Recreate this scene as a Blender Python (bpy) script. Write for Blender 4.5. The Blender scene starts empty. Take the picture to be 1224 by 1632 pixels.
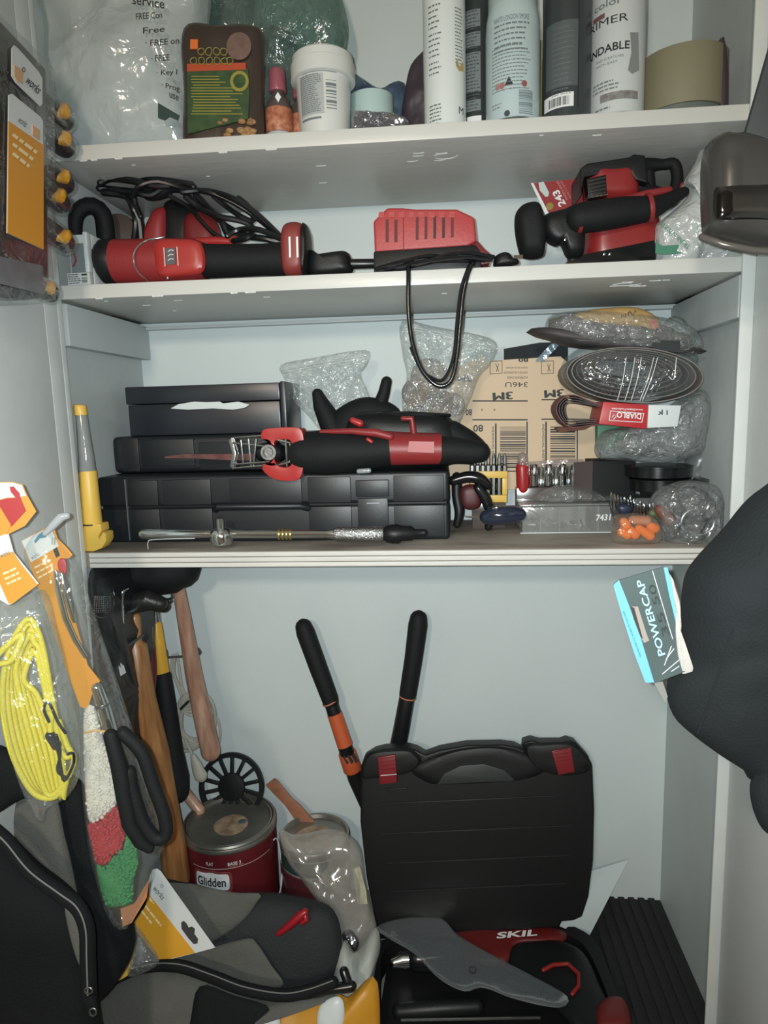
import bpy, bmesh, math, random
from mathutils import Vector, Matrix, noise

# ------------------------------------------------------------------ camera
F = 1058.03                                   # focal length in pixels of a 1224 x 1632 frame
PITCH, YAW, ROLL = .14728, .0951, -.02784
CAM = Vector((.52526, -.91372, -.01505))
_f = Vector((-math.sin(YAW)*math.cos(PITCH), math.cos(YAW)*math.cos(PITCH), -math.sin(PITCH)))
_r = Vector((math.cos(YAW), math.sin(YAW), 0))
_u = _r.cross(_f)
RIGHT = _r*math.cos(ROLL) + _u*math.sin(ROLL)
UP = -_r*math.sin(ROLL) + _u*math.cos(ROLL)
FWD = _f
cam_data = bpy.data.cameras.new('camera')
cam = bpy.data.objects.new('camera', cam_data)
bpy.context.scene.collection.objects.link(cam)
cam_data.sensor_fit = 'VERTICAL'; cam_data.sensor_height = 36; cam_data.lens = 36*F/1632
cam_data.clip_start = .01
m = Matrix((RIGHT, UP, -FWD)).transposed().to_4x4(); m.translation = CAM
cam.matrix_world = m
scene = bpy.context.scene
scene.camera = cam

# ------------------------------------------------------------------ light
world = bpy.data.worlds.new('world'); scene.world = world; world.use_nodes = True
world.node_tree.nodes['Background'].inputs[0].default_value = (.80, .86, .9, 1)
world.node_tree.nodes['Background'].inputs[1].default_value = .16
def area(name, loc, target, size, power, col, shape='DISK'):
    l = bpy.data.lights.new(name, 'AREA'); l.shape = shape; l.size = size; l.energy = power; l.color = col
    o = bpy.data.objects.new(name, l); scene.collection.objects.link(o)
    o.location = loc; o.rotation_euler = (Vector(target)-Vector(loc)).to_track_quat('-Z', 'Y').to_euler()
    return o
def bulb(name, loc, r, power, col):
    l = bpy.data.lights.new(name, 'POINT'); l.shadow_soft_size = r; l.energy = power; l.color = col
    o = bpy.data.objects.new(name, l); scene.collection.objects.link(o); o.location = loc
    return o
fl = bpy.data.lights.new('phone_flash', 'SPOT'); fl.energy = 30; fl.color = (.90, .985, 1.0); fl.shadow_soft_size = .004   # the phone's flash beside its lens
fl.spot_size = math.radians(124); fl.spot_blend = 1.0
fo = bpy.data.objects.new('phone_flash', fl); scene.collection.objects.link(fo)
fo.location = CAM - RIGHT*.014 + UP*.006 - FWD*.004; fo.rotation_euler = (FWD - UP*.06 + RIGHT*.04).to_track_quat('-Z', 'Y').to_euler()
bulb('ceiling_lamp', (.25, -1.75, .37), .06, 33, (1.0, .86, .70))       # warm room lamp behind the photographer
scene.view_settings.view_transform = 'Standard'
scene.view_settings.look = 'None'
scene.view_settings.gamma = 1
scene.view_settings.use_curve_mapping = False
scene.view_settings.exposure = 0.12

# ------------------------------------------------------------------ pixels to places
def ray(u, v): return (FWD + RIGHT*((u-612)/F) - UP*((v-816)/F))
def proj(p):
    d = Vector(p)-CAM; z = d.dot(FWD)
    return 612+F*d.dot(RIGHT)/z, 816-F*d.dot(UP)/z
def mpp(p): return (Vector(p)-CAM).dot(FWD)/F       # metres per pixel at a place
class Pl:                                           # a real plane in the cupboard
    def __init__(s, p, n): s.p = Vector(p); s.n = Vector(n).normalized()
    def __call__(s, u, v, off=0):
        d = ray(u, v); t = (s.p + s.n*off - CAM).dot(s.n)/d.dot(s.n)
        return CAM + d*t
def YP(y): return Pl((0, y, 0), (0, -1, 0))
def ZP(z): return Pl((0, 0, z), (0, 0, 1))
def XP(x): return Pl((x, 0, 0), (1, 0, 0))
def Xat(u, z, y):                                   # X of the place at height z, depth y seen in column u
    a = proj((0, y, z))[0]; b = proj((1, y, z))[0]; x = (u-a)/(b-a)
    for _ in range(4):
        a = proj((x, y, z))[0]; b = proj((x+.01, y, z))[0]; x += (u-a)/(b-a)*.01
    return x
def Zat(v, x, y):
    z = 0
    for _ in range(6):
        a = proj((x, y, z))[1]; b = proj((x, y, z+.01))[1]; z += (v-a)/(b-a)*.01
    return z

W, D = .9, .2647
Z1, Z2, Z3, ZF = .3493, .171, -.20625, -.945
TH = .019

# ------------------------------------------------------------------ materials
def lin(c): return tuple((x/12.92 if x <= .04045 else ((x+.055)/1.055)**2.4) for x in [k/255 for k in c])
MATS = {}
def mat(name, col, rough=.5, metal=0, bump=0, bscale=60, var=0, vscale=20, col2=None, spec=.5, trans=0, coat=0, stretch=None, sub=0, emit=0):
    if name in MATS: return MATS[name]
    m = bpy.data.materials.new(name); m.use_nodes = True
    n = m.node_tree.nodes; L = m.node_tree.links; b = n['Principled BSDF']
    c = lin(col)+(1,)
    b.inputs['Base Color'].default_value = c
    b.inputs['Roughness'].default_value = rough; b.inputs['Metallic'].default_value = metal
    b.inputs['Specular IOR Level'].default_value = spec
    b.inputs['Transmission Weight'].default_value = trans
    b.inputs['Coat Weight'].default_value = coat
    if var or bump:
        tc = n.new('ShaderNodeTexCoord'); mp = n.new('ShaderNodeMapping'); L.new(tc.outputs['Object'], mp.inputs[0])
        if stretch: mp.inputs['Scale'].default_value = stretch
    if var:
        t = n.new('ShaderNodeTexNoise'); t.inputs['Scale'].default_value = vscale; t.inputs['Detail'].default_value = 6
        L.new(mp.outputs[0], t.inputs['Vector'])
        r = n.new('ShaderNodeValToRGB'); r.color_ramp.elements[0].position = .5-.5*min(var, .9)**.5*.6; r.color_ramp.elements[1].position = .5+.3
        r.color_ramp.elements[0].position = .35; r.color_ramp.elements[1].position = .65
        c2 = lin(col2)+(1,) if col2 else tuple(x*(1-var) for x in c[:3])+(1,)
        r.color_ramp.elements[0].color = c2; r.color_ramp.elements[1].color = c
        L.new(t.outputs['Fac'], r.inputs[0]); L.new(r.outputs[0], b.inputs['Base Color'])
    if bump:
        t2 = n.new('ShaderNodeTexNoise'); t2.inputs['Scale'].default_value = bscale; t2.inputs['Detail'].default_value = 5
        L.new(mp.outputs[0], t2.inputs['Vector'])
        bp = n.new('ShaderNodeBump'); bp.inputs['Strength'].default_value = min(1, bump); bp.inputs['Distance'].default_value = .002*max(1, bump)
        L.new(t2.outputs['Fac'], bp.inputs['Height']); L.new(bp.outputs[0], b.inputs['Normal'])
    MATS[name] = m
    return m
def film(name, col=(225, 232, 232), body=.12, gloss=.25, rough=.08, bump=.6, bscale=35, tint=(250, 252, 252)):
    """thin clear or milky plastic: partly see-through, partly scattering, glossy at grazing angles"""
    if name in MATS: return MATS[name]
    m = bpy.data.materials.new(name); m.use_nodes = True
    n = m.node_tree.nodes; L = m.node_tree.links; n.remove(n['Principled BSDF']); out = n['Material Output']
    tr = n.new('ShaderNodeBsdfTransparent'); tr.inputs[0].default_value = lin(tint)+(1,)
    df = n.new('ShaderNodeBsdfDiffuse'); df.inputs[0].default_value = lin(col)+(1,)
    gl = n.new('ShaderNodeBsdfGlossy'); gl.inputs[0].default_value = (1, 1, 1, 1); gl.inputs['Roughness'].default_value = rough
    m1 = n.new('ShaderNodeMixShader'); m1.inputs[0].default_value = body
    L.new(tr.outputs[0], m1.inputs[1]); L.new(df.outputs[0], m1.inputs[2])
    lw = n.new('ShaderNodeFresnel'); lw.inputs[0].default_value = 1.5
    mn = n.new('ShaderNodeMath'); mn.operation = 'MULTIPLY'; mn.inputs[1].default_value = 1.8; L.new(lw.outputs[0], mn.inputs[0])
    mm = n.new('ShaderNodeMath'); mm.operation = 'MINIMUM'; mm.inputs[1].default_value = .08+gloss; L.new(mn.outputs[0], mm.inputs[0])
    m2 = n.new('ShaderNodeMixShader'); L.new(mm.outputs[0], m2.inputs[0])
    L.new(m1.outputs[0], m2.inputs[1]); L.new(gl.outputs[0], m2.inputs[2]); L.new(m2.outputs[0], out.inputs[0])
    if bump:
        tc = n.new('ShaderNodeTexCoord'); t2 = n.new('ShaderNodeTexNoise'); t2.inputs['Scale'].default_value = bscale
        t2.inputs['Detail'].default_value = 3; t2.inputs['Distortion'].default_value = 1.2
        L.new(tc.outputs['Object'], t2.inputs['Vector'])
        bp = n.new('ShaderNodeBump'); bp.inputs['Strength'].default_value = bump; bp.inputs['Distance'].default_value = .01
        L.new(t2.outputs['Fac'], bp.inputs['Height'])
        for x in (df, gl, lw): L.new(bp.outputs[0], x.inputs['Normal'])
    MATS[name] = m
    return m

# ------------------------------------------------------------------ meshes
class M:
    def __init__(s): s.v = []; s.f = []
    def add(s, v, f):
        k = len(s.v); s.v += [Vector(p) for p in v]; s.f += [tuple(i+k for i in q) for q in f]; return s
    def __iadd__(s, o): s.add(o.v, o.f); return s
def box(x0, x1, y0, y1, z0, z1):
    return M().add([(x, y, z) for x in (x0, x1) for y in (y0, y1) for z in (z0, z1)],
                   [(0, 1, 3, 2), (4, 6, 7, 5), (0, 4, 5, 1), (2, 3, 7, 6), (0, 2, 6, 4), (1, 5, 7, 3)])
def boxc(c, s, ax=None):                             # box by centre, size and three axis directions
    c = Vector(c); X, Y, Z = ax or (Vector((1, 0, 0)), Vector((0, 1, 0)), Vector((0, 0, 1)))
    b = box(-s[0]/2, s[0]/2, -s[1]/2, s[1]/2, -s[2]/2, s[2]/2)
    b.v = [c + X*p.x + Y*p.y + Z*p.z for p in b.v]
    return b
def resample(pts, n, closed=True):
    """smooth (Catmull-Rom) resampling of a list of tuples"""
    k = len(pts); seg = k if closed else k-1; out = []
    dense = []
    for i in range(seg):
        p = [Vector(pts[(i+j) % k] if closed else pts[max(0, min(k-1, i+j))]) for j in (-1, 0, 1, 2)]
        for q in range(10):
            t = q/10
            dense.append(.5*((2*p[1]) + (-p[0]+p[2])*t + (2*p[0]-5*p[1]+4*p[2]-p[3])*t*t + (-p[0]+3*p[1]-3*p[2]+p[3])*t**3))
    if closed: dense.append(dense[0])
    else: dense.append(Vector(pts[-1]))
    return even(dense, n, closed)
def even(dense, n, closed=True):
    L = [0]
    for a, b in zip(dense, dense[1:]): L.append(L[-1]+(b-a).length)
    out = []; j = 0; cnt = n if closed else n-1
    for i in range(n):
        d = L[-1]*i/cnt
        while j < len(L)-2 and L[j+1] < d: j += 1
        t = (d-L[j])/max(1e-9, L[j+1]-L[j]); out.append(dense[j].lerp(dense[j+1], min(1, t)))
    return out
def outl(pts, n, smooth=True):
    if smooth: return resample(pts, n)
    d = [Vector(p) for p in pts]; d.append(d[0])
    return even(d, n)
def fbm(p, o=3): return noise.fractal(p, 1.0, 2.0, o)
def puff(pl, pts, hf, hb=None, e=2.0, N=48, K=8, amp=0, freq=30, seed=0, smooth=True, c=None, q=.5, fold=0):
    """a rounded body whose outline lies in the plane pl, bulging hf to the front and hb to the back"""
    hb = hf if hb is None else hb
    o = outl(pts, N, smooth)
    if c is None: c = sum(o, Vector((0, 0)))/len(o)
    c = Vector(c); C3 = pl(*c); O3 = [pl(*p) for p in o]
    m = M(); n = pl.n
    def disp(p, side):
        if not amp: return 0
        s = Vector((seed*7.3, seed*1.7, side*5.1))
        a = fbm(p*freq+s)
        if fold:
            w = p*freq*.9+s; w = w+Vector((noise.noise(w*.7), noise.noise(w*.7+Vector((5, 5, 5))), 0))*.5
            a = a*(1-fold) + fold*((noise.voronoi(w)[0][0]*2.2-.9) + .45*(noise.voronoi(w*2.3)[0][0]*2.2-.9))
        return a*amp
    for side, h in ((1, hf), (-1, hb)):
        base = len(m.v); vs = [C3 + n*(side*h + disp(C3, side))]
        for k in range(1, K+1):
            t = 1-(1-k/K)**1.6
            hh = h*max(0, (1-t**e))**q
            for p in O3:
                w = C3.lerp(p, t); vs.append(w + n*(side*hh + disp(w, side)*(1-t**6)))
        fs = []
        for i in range(N):
            j = (i+1) % N
            fs.append((0, 1+i, 1+j) if side > 0 else (0, 1+j, 1+i))
            for k in range(K-1):
                a, b = 1+k*N+i, 1+k*N+j; fs.append((a, a+N, b+N, b) if side > 0 else (a, b, b+N, a+N))
        m.add(vs, fs)
    return m
def prism(pl, pts, hf, hb=0, smooth=0, c=None):
    """a plate or block: the outline in plane pl pushed hf forward and hb back along its normal"""
    o = outl(pts, smooth) if smooth else [Vector(p) for p in pts]
    a = [pl(*p)+pl.n*hf for p in o]; b = [pl(*p)-pl.n*hb for p in o]; n = len(o)
    return M().add(a+b, [tuple(range(n)), tuple(range(2*n-1, n-1, -1))]+[(i, n+i, n+(i+1) % n, (i+1) % n) for i in range(n)])
def tube(pts, rad, seg=12, caps='round', flat=1.0, closed=False):
    pts = [Vector(p) for p in pts]
    if not hasattr(rad, '__len__'): rad = [rad]*len(pts)
    rad = list(rad)
    if caps == 'round' and not closed:
        d0 = (pts[0]-pts[1]).normalized(); d1 = (pts[-1]-pts[-2]).normalized(); r0, r1 = rad[0], rad[-1]
        P0, P1 = pts[0].copy(), pts[-1].copy()
        pre = [(P0+d0*r0*a, r0*b) for a, b in ((.95, .25), (.7, .7), (.35, .93))]
        post = [(P1+d1*r1*a, r1*b) for a, b in ((.35, .93), (.7, .7), (.95, .25))]
        pts = [p for p, _ in pre]+pts+[p for p, _ in post]; rad = [r for _, r in pre]+rad+[r for _, r in post]
    m = M(); n = len(pts); prev = None; vs = []
    for i in range(n):
        a = pts[i-1] if (i or closed) else pts[0]; b = pts[(i+1) % n] if (i < n-1 or closed) else pts[-1]
        t = (b-a).normalized() if (b-a).length > 1e-9 else Vector((0, 0, 1))
        if prev is None:
            s = t.cross(Vector((0, 1, 0)));
            if s.length < .1: s = t.cross(Vector((1, 0, 0)))
            s.normalize()
        else:
            s = prev - t*prev.dot(t)
            if s.length < 1e-6: s = t.orthogonal()
            s.normalize()
        prev = s; w = t.cross(s)
        for k in range(seg):
            an = 2*math.pi*k/seg; vs.append(pts[i] + s*(rad[i]*math.cos(an)) + w*(rad[i]*flat*math.sin(an)))
    fs = []
    for i in range(n if closed else n-1):
        for k in range(seg):
            a = i*seg+k; b = i*seg+(k+1) % seg; c = ((i+1) % n)*seg+(k+1) % seg; d = ((i+1) % n)*seg+k
            fs.append((a, b, c, d))
    if not closed: fs += [tuple(range(seg-1, -1, -1)), tuple(range((n-1)*seg, n*seg))]
    return m.add(vs, fs)
def wire(pts, r, n=40, seg=8, closed=False, caps='round', flat=1.0):   # smooth cable through world points
    return tube(resample([tuple(p) for p in pts], n, closed), r, seg, caps, flat, closed)
def tpx(lst, seg=16, caps='round', flat=1.0, smooth=0):  # tube through (column, row, depth Y, radius in pixels)
    P = []; R = []
    for u, v, y, r in lst:
        p = YP(y)(u, v); P.append(p); R.append(r*mpp(p))
    if smooth:
        q = resample([tuple(p)+(r,) for p, r in zip(P, R)], smooth, False) if False else None
        d = resample([(p.x, p.y, p.z) for p in P], smooth, False)
        R2 = []
        for i in range(smooth):
            t = i/(smooth-1)*(len(R)-1); k = min(int(t), len(R)-2); R2.append(R[k]+(R[k+1]-R[k])*(t-k))
        P, R = d, R2
    return tube(P, R, seg, caps, flat)
def lathe(o, axis, prof, seg=32, side=None, cap=True):
    """profile of (radius, distance along axis) turned round the axis"""
    o = Vector(o); a = Vector(axis).normalized()
    s = Vector(side) if side else a.cross(Vector((0, 1, 0)))
    if s.length < .1: s = a.cross(Vector((1, 0, 0)))
    s = (s-a*s.dot(a)).normalized(); w = a.cross(s); vs = []
    for r, h in prof:
        for k in range(seg):
            an = 2*math.pi*k/seg; vs.append(o + a*h + (s*math.cos(an)+w*math.sin(an))*max(r, 1e-5))
    n = len(prof)
    fs = [(i*seg+k, i*seg+(k+1) % seg, (i+1)*seg+(k+1) % seg, (i+1)*seg+k) for i in range(n-1) for k in range(seg)]
    ring = abs(prof[0][0]-prof[-1][0]) < 1e-6 and abs(prof[0][1]-prof[-1][1]) < 1e-6
    if cap and not ring: fs += [tuple(range(seg-1, -1, -1)), tuple(range((n-1)*seg, n*seg))]
    return M().add(vs, fs)
def grid(fn, nu, nv, thick=0):
    """sheet from fn(a, b) with a, b in 0..1"""
    vs = [fn(i/nu, j/nv) for j in range(nv+1) for i in range(nu+1)]
    fs = [(j*(nu+1)+i, j*(nu+1)+i+1, (j+1)*(nu+1)+i+1, (j+1)*(nu+1)+i) for j in range(nv) for i in range(nu)]
    m = M().add(vs, fs)
    if thick:
        n0 = len(m.v); nm = []
        for j in range(nv+1):
            for i in range(nu+1):
                a = Vector(fn(max(0, i-1)/nu, j/nv)); b = Vector(fn(min(nu, i+1)/nu, j/nv))
                c = Vector(fn(i/nu, max(0, j-1)/nv)); d = Vector(fn(i/nu, min(nv, j+1)/nv))
                x = (b-a).cross(d-c); nm.append(x.normalized() if x.length > 1e-12 else Vector((0, 0, 0)))
        m.v += [p - q*thick for p, q in zip(m.v[:n0], nm)]
        m.f += [tuple(k+n0 for k in reversed(q)) for q in fs]
        w = nu+1
        bd = [i for i in range(w)] + [j*w+nu for j in range(1, nv+1)] + [nv*w+i for i in range(nu-1, -1, -1)] + [j*w for j in range(nv-1, 0, -1)]
        for a, b in zip(bd, bd[1:]+bd[:1]): m.f.append((b, a, a+n0, b+n0))
    return m
def quadmap(c):                                      # bilinear map of four 3-D corners (top-left, top-right, bottom-right, bottom-left)
    c = [Vector(p) for p in c]
    return lambda a, b: c[0].lerp(c[1], a).lerp(c[3].lerp(c[2], a), b)

# ------------------------------------------------------------------ things
THINGS = []
PRINT = {'fine_print', 'barcode', 'yellow_lettering', 'label_rule', 'text_panel', 'title', 'maker_print', 'number_print'}
def mkobj(name, m, material, bevel=0, ang=38, bseg=2, flat=False):
    me = bpy.data.meshes.new(name); me.from_pydata([tuple(p) for p in m.v], [], m.f); me.validate()
    b = bmesh.new(); b.from_mesh(me)
    if bevel:
        bmesh.ops.remove_doubles(b, verts=b.verts, dist=1e-5)
        es = [e for e in b.edges if len(e.link_faces) == 2 and e.calc_face_angle(0) > math.radians(35)]
        bmesh.ops.bevel(b, geom=es, offset=bevel, segments=bseg, affect='EDGES', profile=.6, clamp_overlap=True)
    bmesh.ops.recalc_face_normals(b, faces=b.faces)
    b.to_mesh(me); b.free()
    if not flat:
        for p in me.polygons: p.use_smooth = True
        me.set_sharp_from_angle(angle=math.radians(ang))
    me.materials.append(material)
    o = bpy.data.objects.new(name, me); scene.collection.objects.link(o)
    return o
class T:
    """one thing; its root is an Empty or, when a mesh is given, that mesh"""
    def __init__(s, name, label, cat, group=None, m=None, material=None, **k):
        if m is None:
            s.root = bpy.data.objects.new(name, None); scene.collection.objects.link(s.root); s.root.empty_display_size = .01
        else: s.root = mkobj(name, m, material, **k)
        s.root['label'] = label; s.root['category'] = cat
        if group: s.root['group'] = group
        THINGS.append(s)
    def part(s, name, m, material, parent=None, label=None, kind=None, **k):
        o = mkobj(name, m, material, **k); o.parent = parent or s.root
        if name in PRINT: kind = 'stuff'
        if label: o['label'] = label
        if kind: o['kind'] = kind
        return o
def finish():
    for t in THINGS:
        obs = [t.root]+list(t.root.children_recursive); ms = [o for o in obs if o.type == 'MESH']
        P = [v.co for o in ms for v in o.data.vertices]
        if not P: continue
        lo = [min(p[i] for p in P) for i in range(3)]; hi = [max(p[i] for p in P) for i in range(3)]
        c = Vector(((lo[0]+hi[0])/2, (lo[1]+hi[1])/2, lo[2]))
        for me in {o.data for o in ms}: me.transform(Matrix.Translation(-c))
        t.root.location = c
def struct(name, m, material, **k):
    o = mkobj(name, m, material, **k); o['kind'] = 'structure'; return o

# lettering and print: flat print built a hair proud of its surface
def glyphs(s, bold=0, spacing=1.0):
    cu = bpy.data.curves.new('lettering', 'FONT'); cu.body = s; cu.size = 1; cu.offset = bold; cu.space_character = spacing; cu.resolution_u = 3
    o = bpy.data.objects.new('lettering', cu); scene.collection.objects.link(o)
    me = bpy.data.meshes.new_from_object(o.evaluated_get(bpy.context.evaluated_depsgraph_get()))
    V = [v.co.copy() for v in me.vertices]; Fc = [tuple(p.vertices) for p in me.polygons]
    bpy.data.objects.remove(o); bpy.data.meshes.remove(me); bpy.data.curves.remove(cu)
    if not V: return [], []
    x0 = min(p.x for p in V); x1 = max(p.x for p in V); y0 = min(p.y for p in V); y1 = max(p.y for p in V)
    return [((p.x-x0)/(x1-x0), (p.y-y0)/(y1-y0)) for p in V], Fc
def lettering(s, fn, bold=0, spacing=1.0):           # fn(a, b): a along the text 0..1, b up 0..1 -> place
    if 'M' in s: bold = 0
    V, Fc = glyphs(s, bold, spacing)
    m = M().add([fn(a, b) for a, b in V], Fc)
    return m
def textpx(pl, s, p0, p1, h, off=.0006, bold=0, slant=0):
    """text on plane pl, baseline from pixel p0 to pixel p1, capital height h pixels (negative: hangs below)"""
    p0 = Vector(p0); p1 = Vector(p1); d = (p1-p0).normalized(); n = Vector((d.y, -d.x))
    return lettering(s, lambda a, b: pl(*(p0.lerp(p1, a) + n*(h*b) + d*(slant*b))) + pl.n*off, bold)
def dashpx(pl, p0, p1, h, off=.0008, seed=0):          # a printed line too blurred to read, as broken bars
    rn = random.Random(seed+int(p0[0])); p0 = Vector(p0); p1 = Vector(p1); L_ = (p1-p0).length; d = (p1-p0)/L_; n = Vector((d.y, -d.x)); t = 0; m = M()
    while t < L_:
        w = min(rn.uniform(.8, 2.4)*h, L_-t); q = [p0+d*t, p0+d*(t+w), p0+d*(t+w)+n*h*.62, p0+d*t+n*h*.62]
        m.add([pl(*c)+pl.n*off for c in q], [(0, 1, 2, 3)]); t += w+h*.35
    return m
def on_can(cx, cy, r, face=None):                    # wraps (metres along, height z) round an upright can
    a0 = math.atan2(CAM.x-cx, cy-CAM.y) if face is None else face
    return lambda x, z, o=.0005: Vector((cx+(r+o)*math.sin(a0+x/r), cy-(r+o)*math.cos(a0+x/r), z))
def strips(fn, rows):                                # small quads on a mapped surface: rows of (a0, a1, b0, b1)
    m = M()
    for a0, a1, b0, b1 in rows:
        k = max(1, int(abs(a1-a0)/.004))
        for i in range(k):
            s, e = a0+(a1-a0)*i/k, a0+(a1-a0)*(i+1)/k
            m.add([fn(s, b0), fn(e, b0), fn(e, b1), fn(s, b1)], [(0, 1, 2, 3)])
    return m
def fine_print(fn, a0, a1, b_top, n, pitch, h, seed=0):
    """rows of broken dashes standing for print too small to read"""
    rnd = random.Random(seed); rows = []
    for i in range(n):
        b = b_top - i*pitch; a = a0; end = a0 + (a1-a0)*rnd.uniform(.72, 1)
        while a < end:
            w = rnd.uniform(.5, 2.6)*h*1.6
            rows.append((a, min(end, a+w), b-h, b)); a += w + h*.7
    return strips(fn, rows)
def bars(fn, a0, a1, b0, b1, n, seed=0, across=False):
    rnd = random.Random(seed); rows = []; w = (a1-a0) if not across else (b1-b0); t = 0
    while t < 1:
        k = rnd.choice((.4, .4, .8, 1.2))/n
        if across: rows.append((a0, a1, b0+w*t, b0+w*min(1, t+k)))
        else: rows.append((a0+w*t, a0+w*min(1, t+k), b0, b1))
        t += k + rnd.choice((.4, .6, 1.0))/n
    return strips(fn, rows)

# shared materials
BLK = mat('black_plastic', (20, 22, 24), .45, bump=.1, bscale=400, spec=.35)
BLKR = mat('black_rubber', (19, 21, 23), .7, bump=.2, bscale=300, spec=.3)
BLKG = mat('glossy_black', (20, 22, 24), .22)
RED = mat('red_plastic', (138, 42, 44), .45, bump=.1, bscale=300)
CHR = mat('chrome', (215, 220, 222), .12, metal=1)
STL = mat('steel', (150, 152, 152), .35, metal=1, bump=.2, bscale=200)
WHT = mat('white_plastic', (205, 212, 212), .4)
INK = mat('black_ink', (38, 42, 44), .6)
GINK = mat('grey_ink', (110, 118, 120), .6)
WINK = mat('white_ink', (225, 228, 228), .5)
YEL = mat('yellow_plastic', (222, 184, 84), .42)
CLR = film('clear_film', body=.05, gloss=.08, rough=.09, bump=.7, bscale=45)
CRK = film('crinkled_film', body=.12, gloss=.16, rough=.12, bump=1.0, bscale=70)
# ------------------------------------------------------------------ the cupboard and the room
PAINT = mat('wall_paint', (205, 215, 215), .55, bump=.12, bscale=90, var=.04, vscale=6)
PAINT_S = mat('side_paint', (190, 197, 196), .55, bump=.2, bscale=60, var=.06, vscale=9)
SHELFP = mat('shelf_paint', (205, 205, 200), .34, bump=.25, bscale=70, var=.05, vscale=12, stretch=(.3, 1, 1))
JAMB = mat('jamb_paint', (208, 212, 210), .5, bump=.2, bscale=50, var=.04)
struct('wall_back', box(-.08, W+.08, D, D+.012, ZF-.02, 1.5), PAINT)
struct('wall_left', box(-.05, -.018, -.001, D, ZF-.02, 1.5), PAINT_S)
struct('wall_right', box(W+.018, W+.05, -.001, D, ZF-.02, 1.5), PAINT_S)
struct('trim_1', box(W, W+.0165, -.005, -.0005, ZF-.02, 1.5), JAMB, bevel=.0015)           # painted front edge of the right side panel
# left jamb: three flat strips with narrow joints between
for i, (a, b) in enumerate(((-.002, -.013), (-.0145, -.0445), (-.046, -.20))):
    struct('trim_%d' % (i+2), box(-.03, -.0035, b, a, ZF-.02, 1.5), JAMB, bevel=.001)
struct('trim_5', box(-.03, -.0075, -.20, .0, ZF-.02, 1.5), JAMB)
struct('trim_6', box(W+.0165, W+.04, -.16, -.0055, ZF-.02, 1.5), JAMB, bevel=.0012)
for nm, x0, x1 in (('door_1', -.040, -.0036), ('door_2', W+.0168, W+.054)):
    struct(nm, box(x0, x1, -.80, -.2025, ZF-.01, 1.45), JAMB, bevel=.002)
struct('floor', box(-2, 3, -3, D+.01, ZF-.05, ZF-.0), mat('floor_boards', (150, 145, 138), .5, var=.2, vscale=5))
struct('ceiling', box(-2, 3, -3, D+.01, 1.5, 1.55), PAINT)
struct('wall_front', box(-2, 3, -3.05, -3, ZF-.02, 1.5), mat('room_paint', (150, 140, 125), .6))
struct('wall_room_left', box(-2, -.031, -.05, .0, ZF-.02, 1.5), PAINT)
struct('wall_room_right', box(W+.055, 3, -.05, .0, ZF-.02, 1.5), PAINT)
struct('wall_side_left', box(-2.05, -2, -3, 0, ZF-.02, 1.5), MATS['room_paint'])
struct('wall_side_right', box(3, 3.05, -3, 0, ZF-.02, 1.5), MATS['room_paint'])

def tilted(x0, x1, y0, y1, zl, zr, th):
    return M().add([(x, y, (zl if x == x0 else zr)-t) for x in (x0, x1) for y in (y0, y1) for t in (th, 0)],
                   [(0, 1, 3, 2), (4, 6, 7, 5), (0, 4, 5, 1), (2, 3, 7, 6), (0, 2, 6, 4), (1, 5, 7, 3)])
Z1L, Z1R, Z2L, Z2R = Z1+.0035, Z1-.002, Z2+.002, Z2-.002
def z1(x): return Z1L+(Z1R-Z1L)*x/W
def z2(x): return Z2L+(Z2R-Z2L)*x/W
t = T('shelf', 'top white painted shelf board holding the spray cans', 'shelf')
t.part('board', tilted(-.0175, W+.0175, .0, D-.001, Z1L, Z1R, TH), SHELFP, bevel=.0015)
t = T('shelf', 'middle white painted shelf board holding the red battery charger', 'shelf')
t.part('board', tilted(-.0175, W+.0175, .0, D-.001, Z2L, Z2R, TH), SHELFP, bevel=.0015)
for x0, x1 in ((.0, .0185), (W-.0185, W)):
    pass
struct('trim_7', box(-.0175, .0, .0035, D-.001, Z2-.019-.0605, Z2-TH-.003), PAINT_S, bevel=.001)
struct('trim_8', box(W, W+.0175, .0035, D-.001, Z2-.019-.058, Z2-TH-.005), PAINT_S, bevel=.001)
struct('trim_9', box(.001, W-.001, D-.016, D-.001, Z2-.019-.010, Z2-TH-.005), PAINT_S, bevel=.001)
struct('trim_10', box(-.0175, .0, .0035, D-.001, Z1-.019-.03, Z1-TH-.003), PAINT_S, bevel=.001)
t = T('shelf', 'lowest thick plywood shelf with dusty top and layered white edge', 'shelf')
t.part('board', box(-.0175, W+.0175, .004, D-.001, Z3-.022, Z3), mat('dusty_wood', (168, 160, 150), .7, var=.35, vscale=18, col2=(120, 112, 104), bump=.3, bscale=120, stretch=(.4, 1, 1)), bevel=.0008)
PLY = mat('ply_paint', (210, 208, 202), .55, bump=.5, bscale=160, var=.08, vscale=40, stretch=(.2, 1, 1))
for k in range(3):
    t.part('ply', box(.0, W-.0, -.0, .0042, Z3-.0225+k*.0077, Z3-.0225+k*.0077+.0066), PLY, bevel=.0009)

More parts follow.
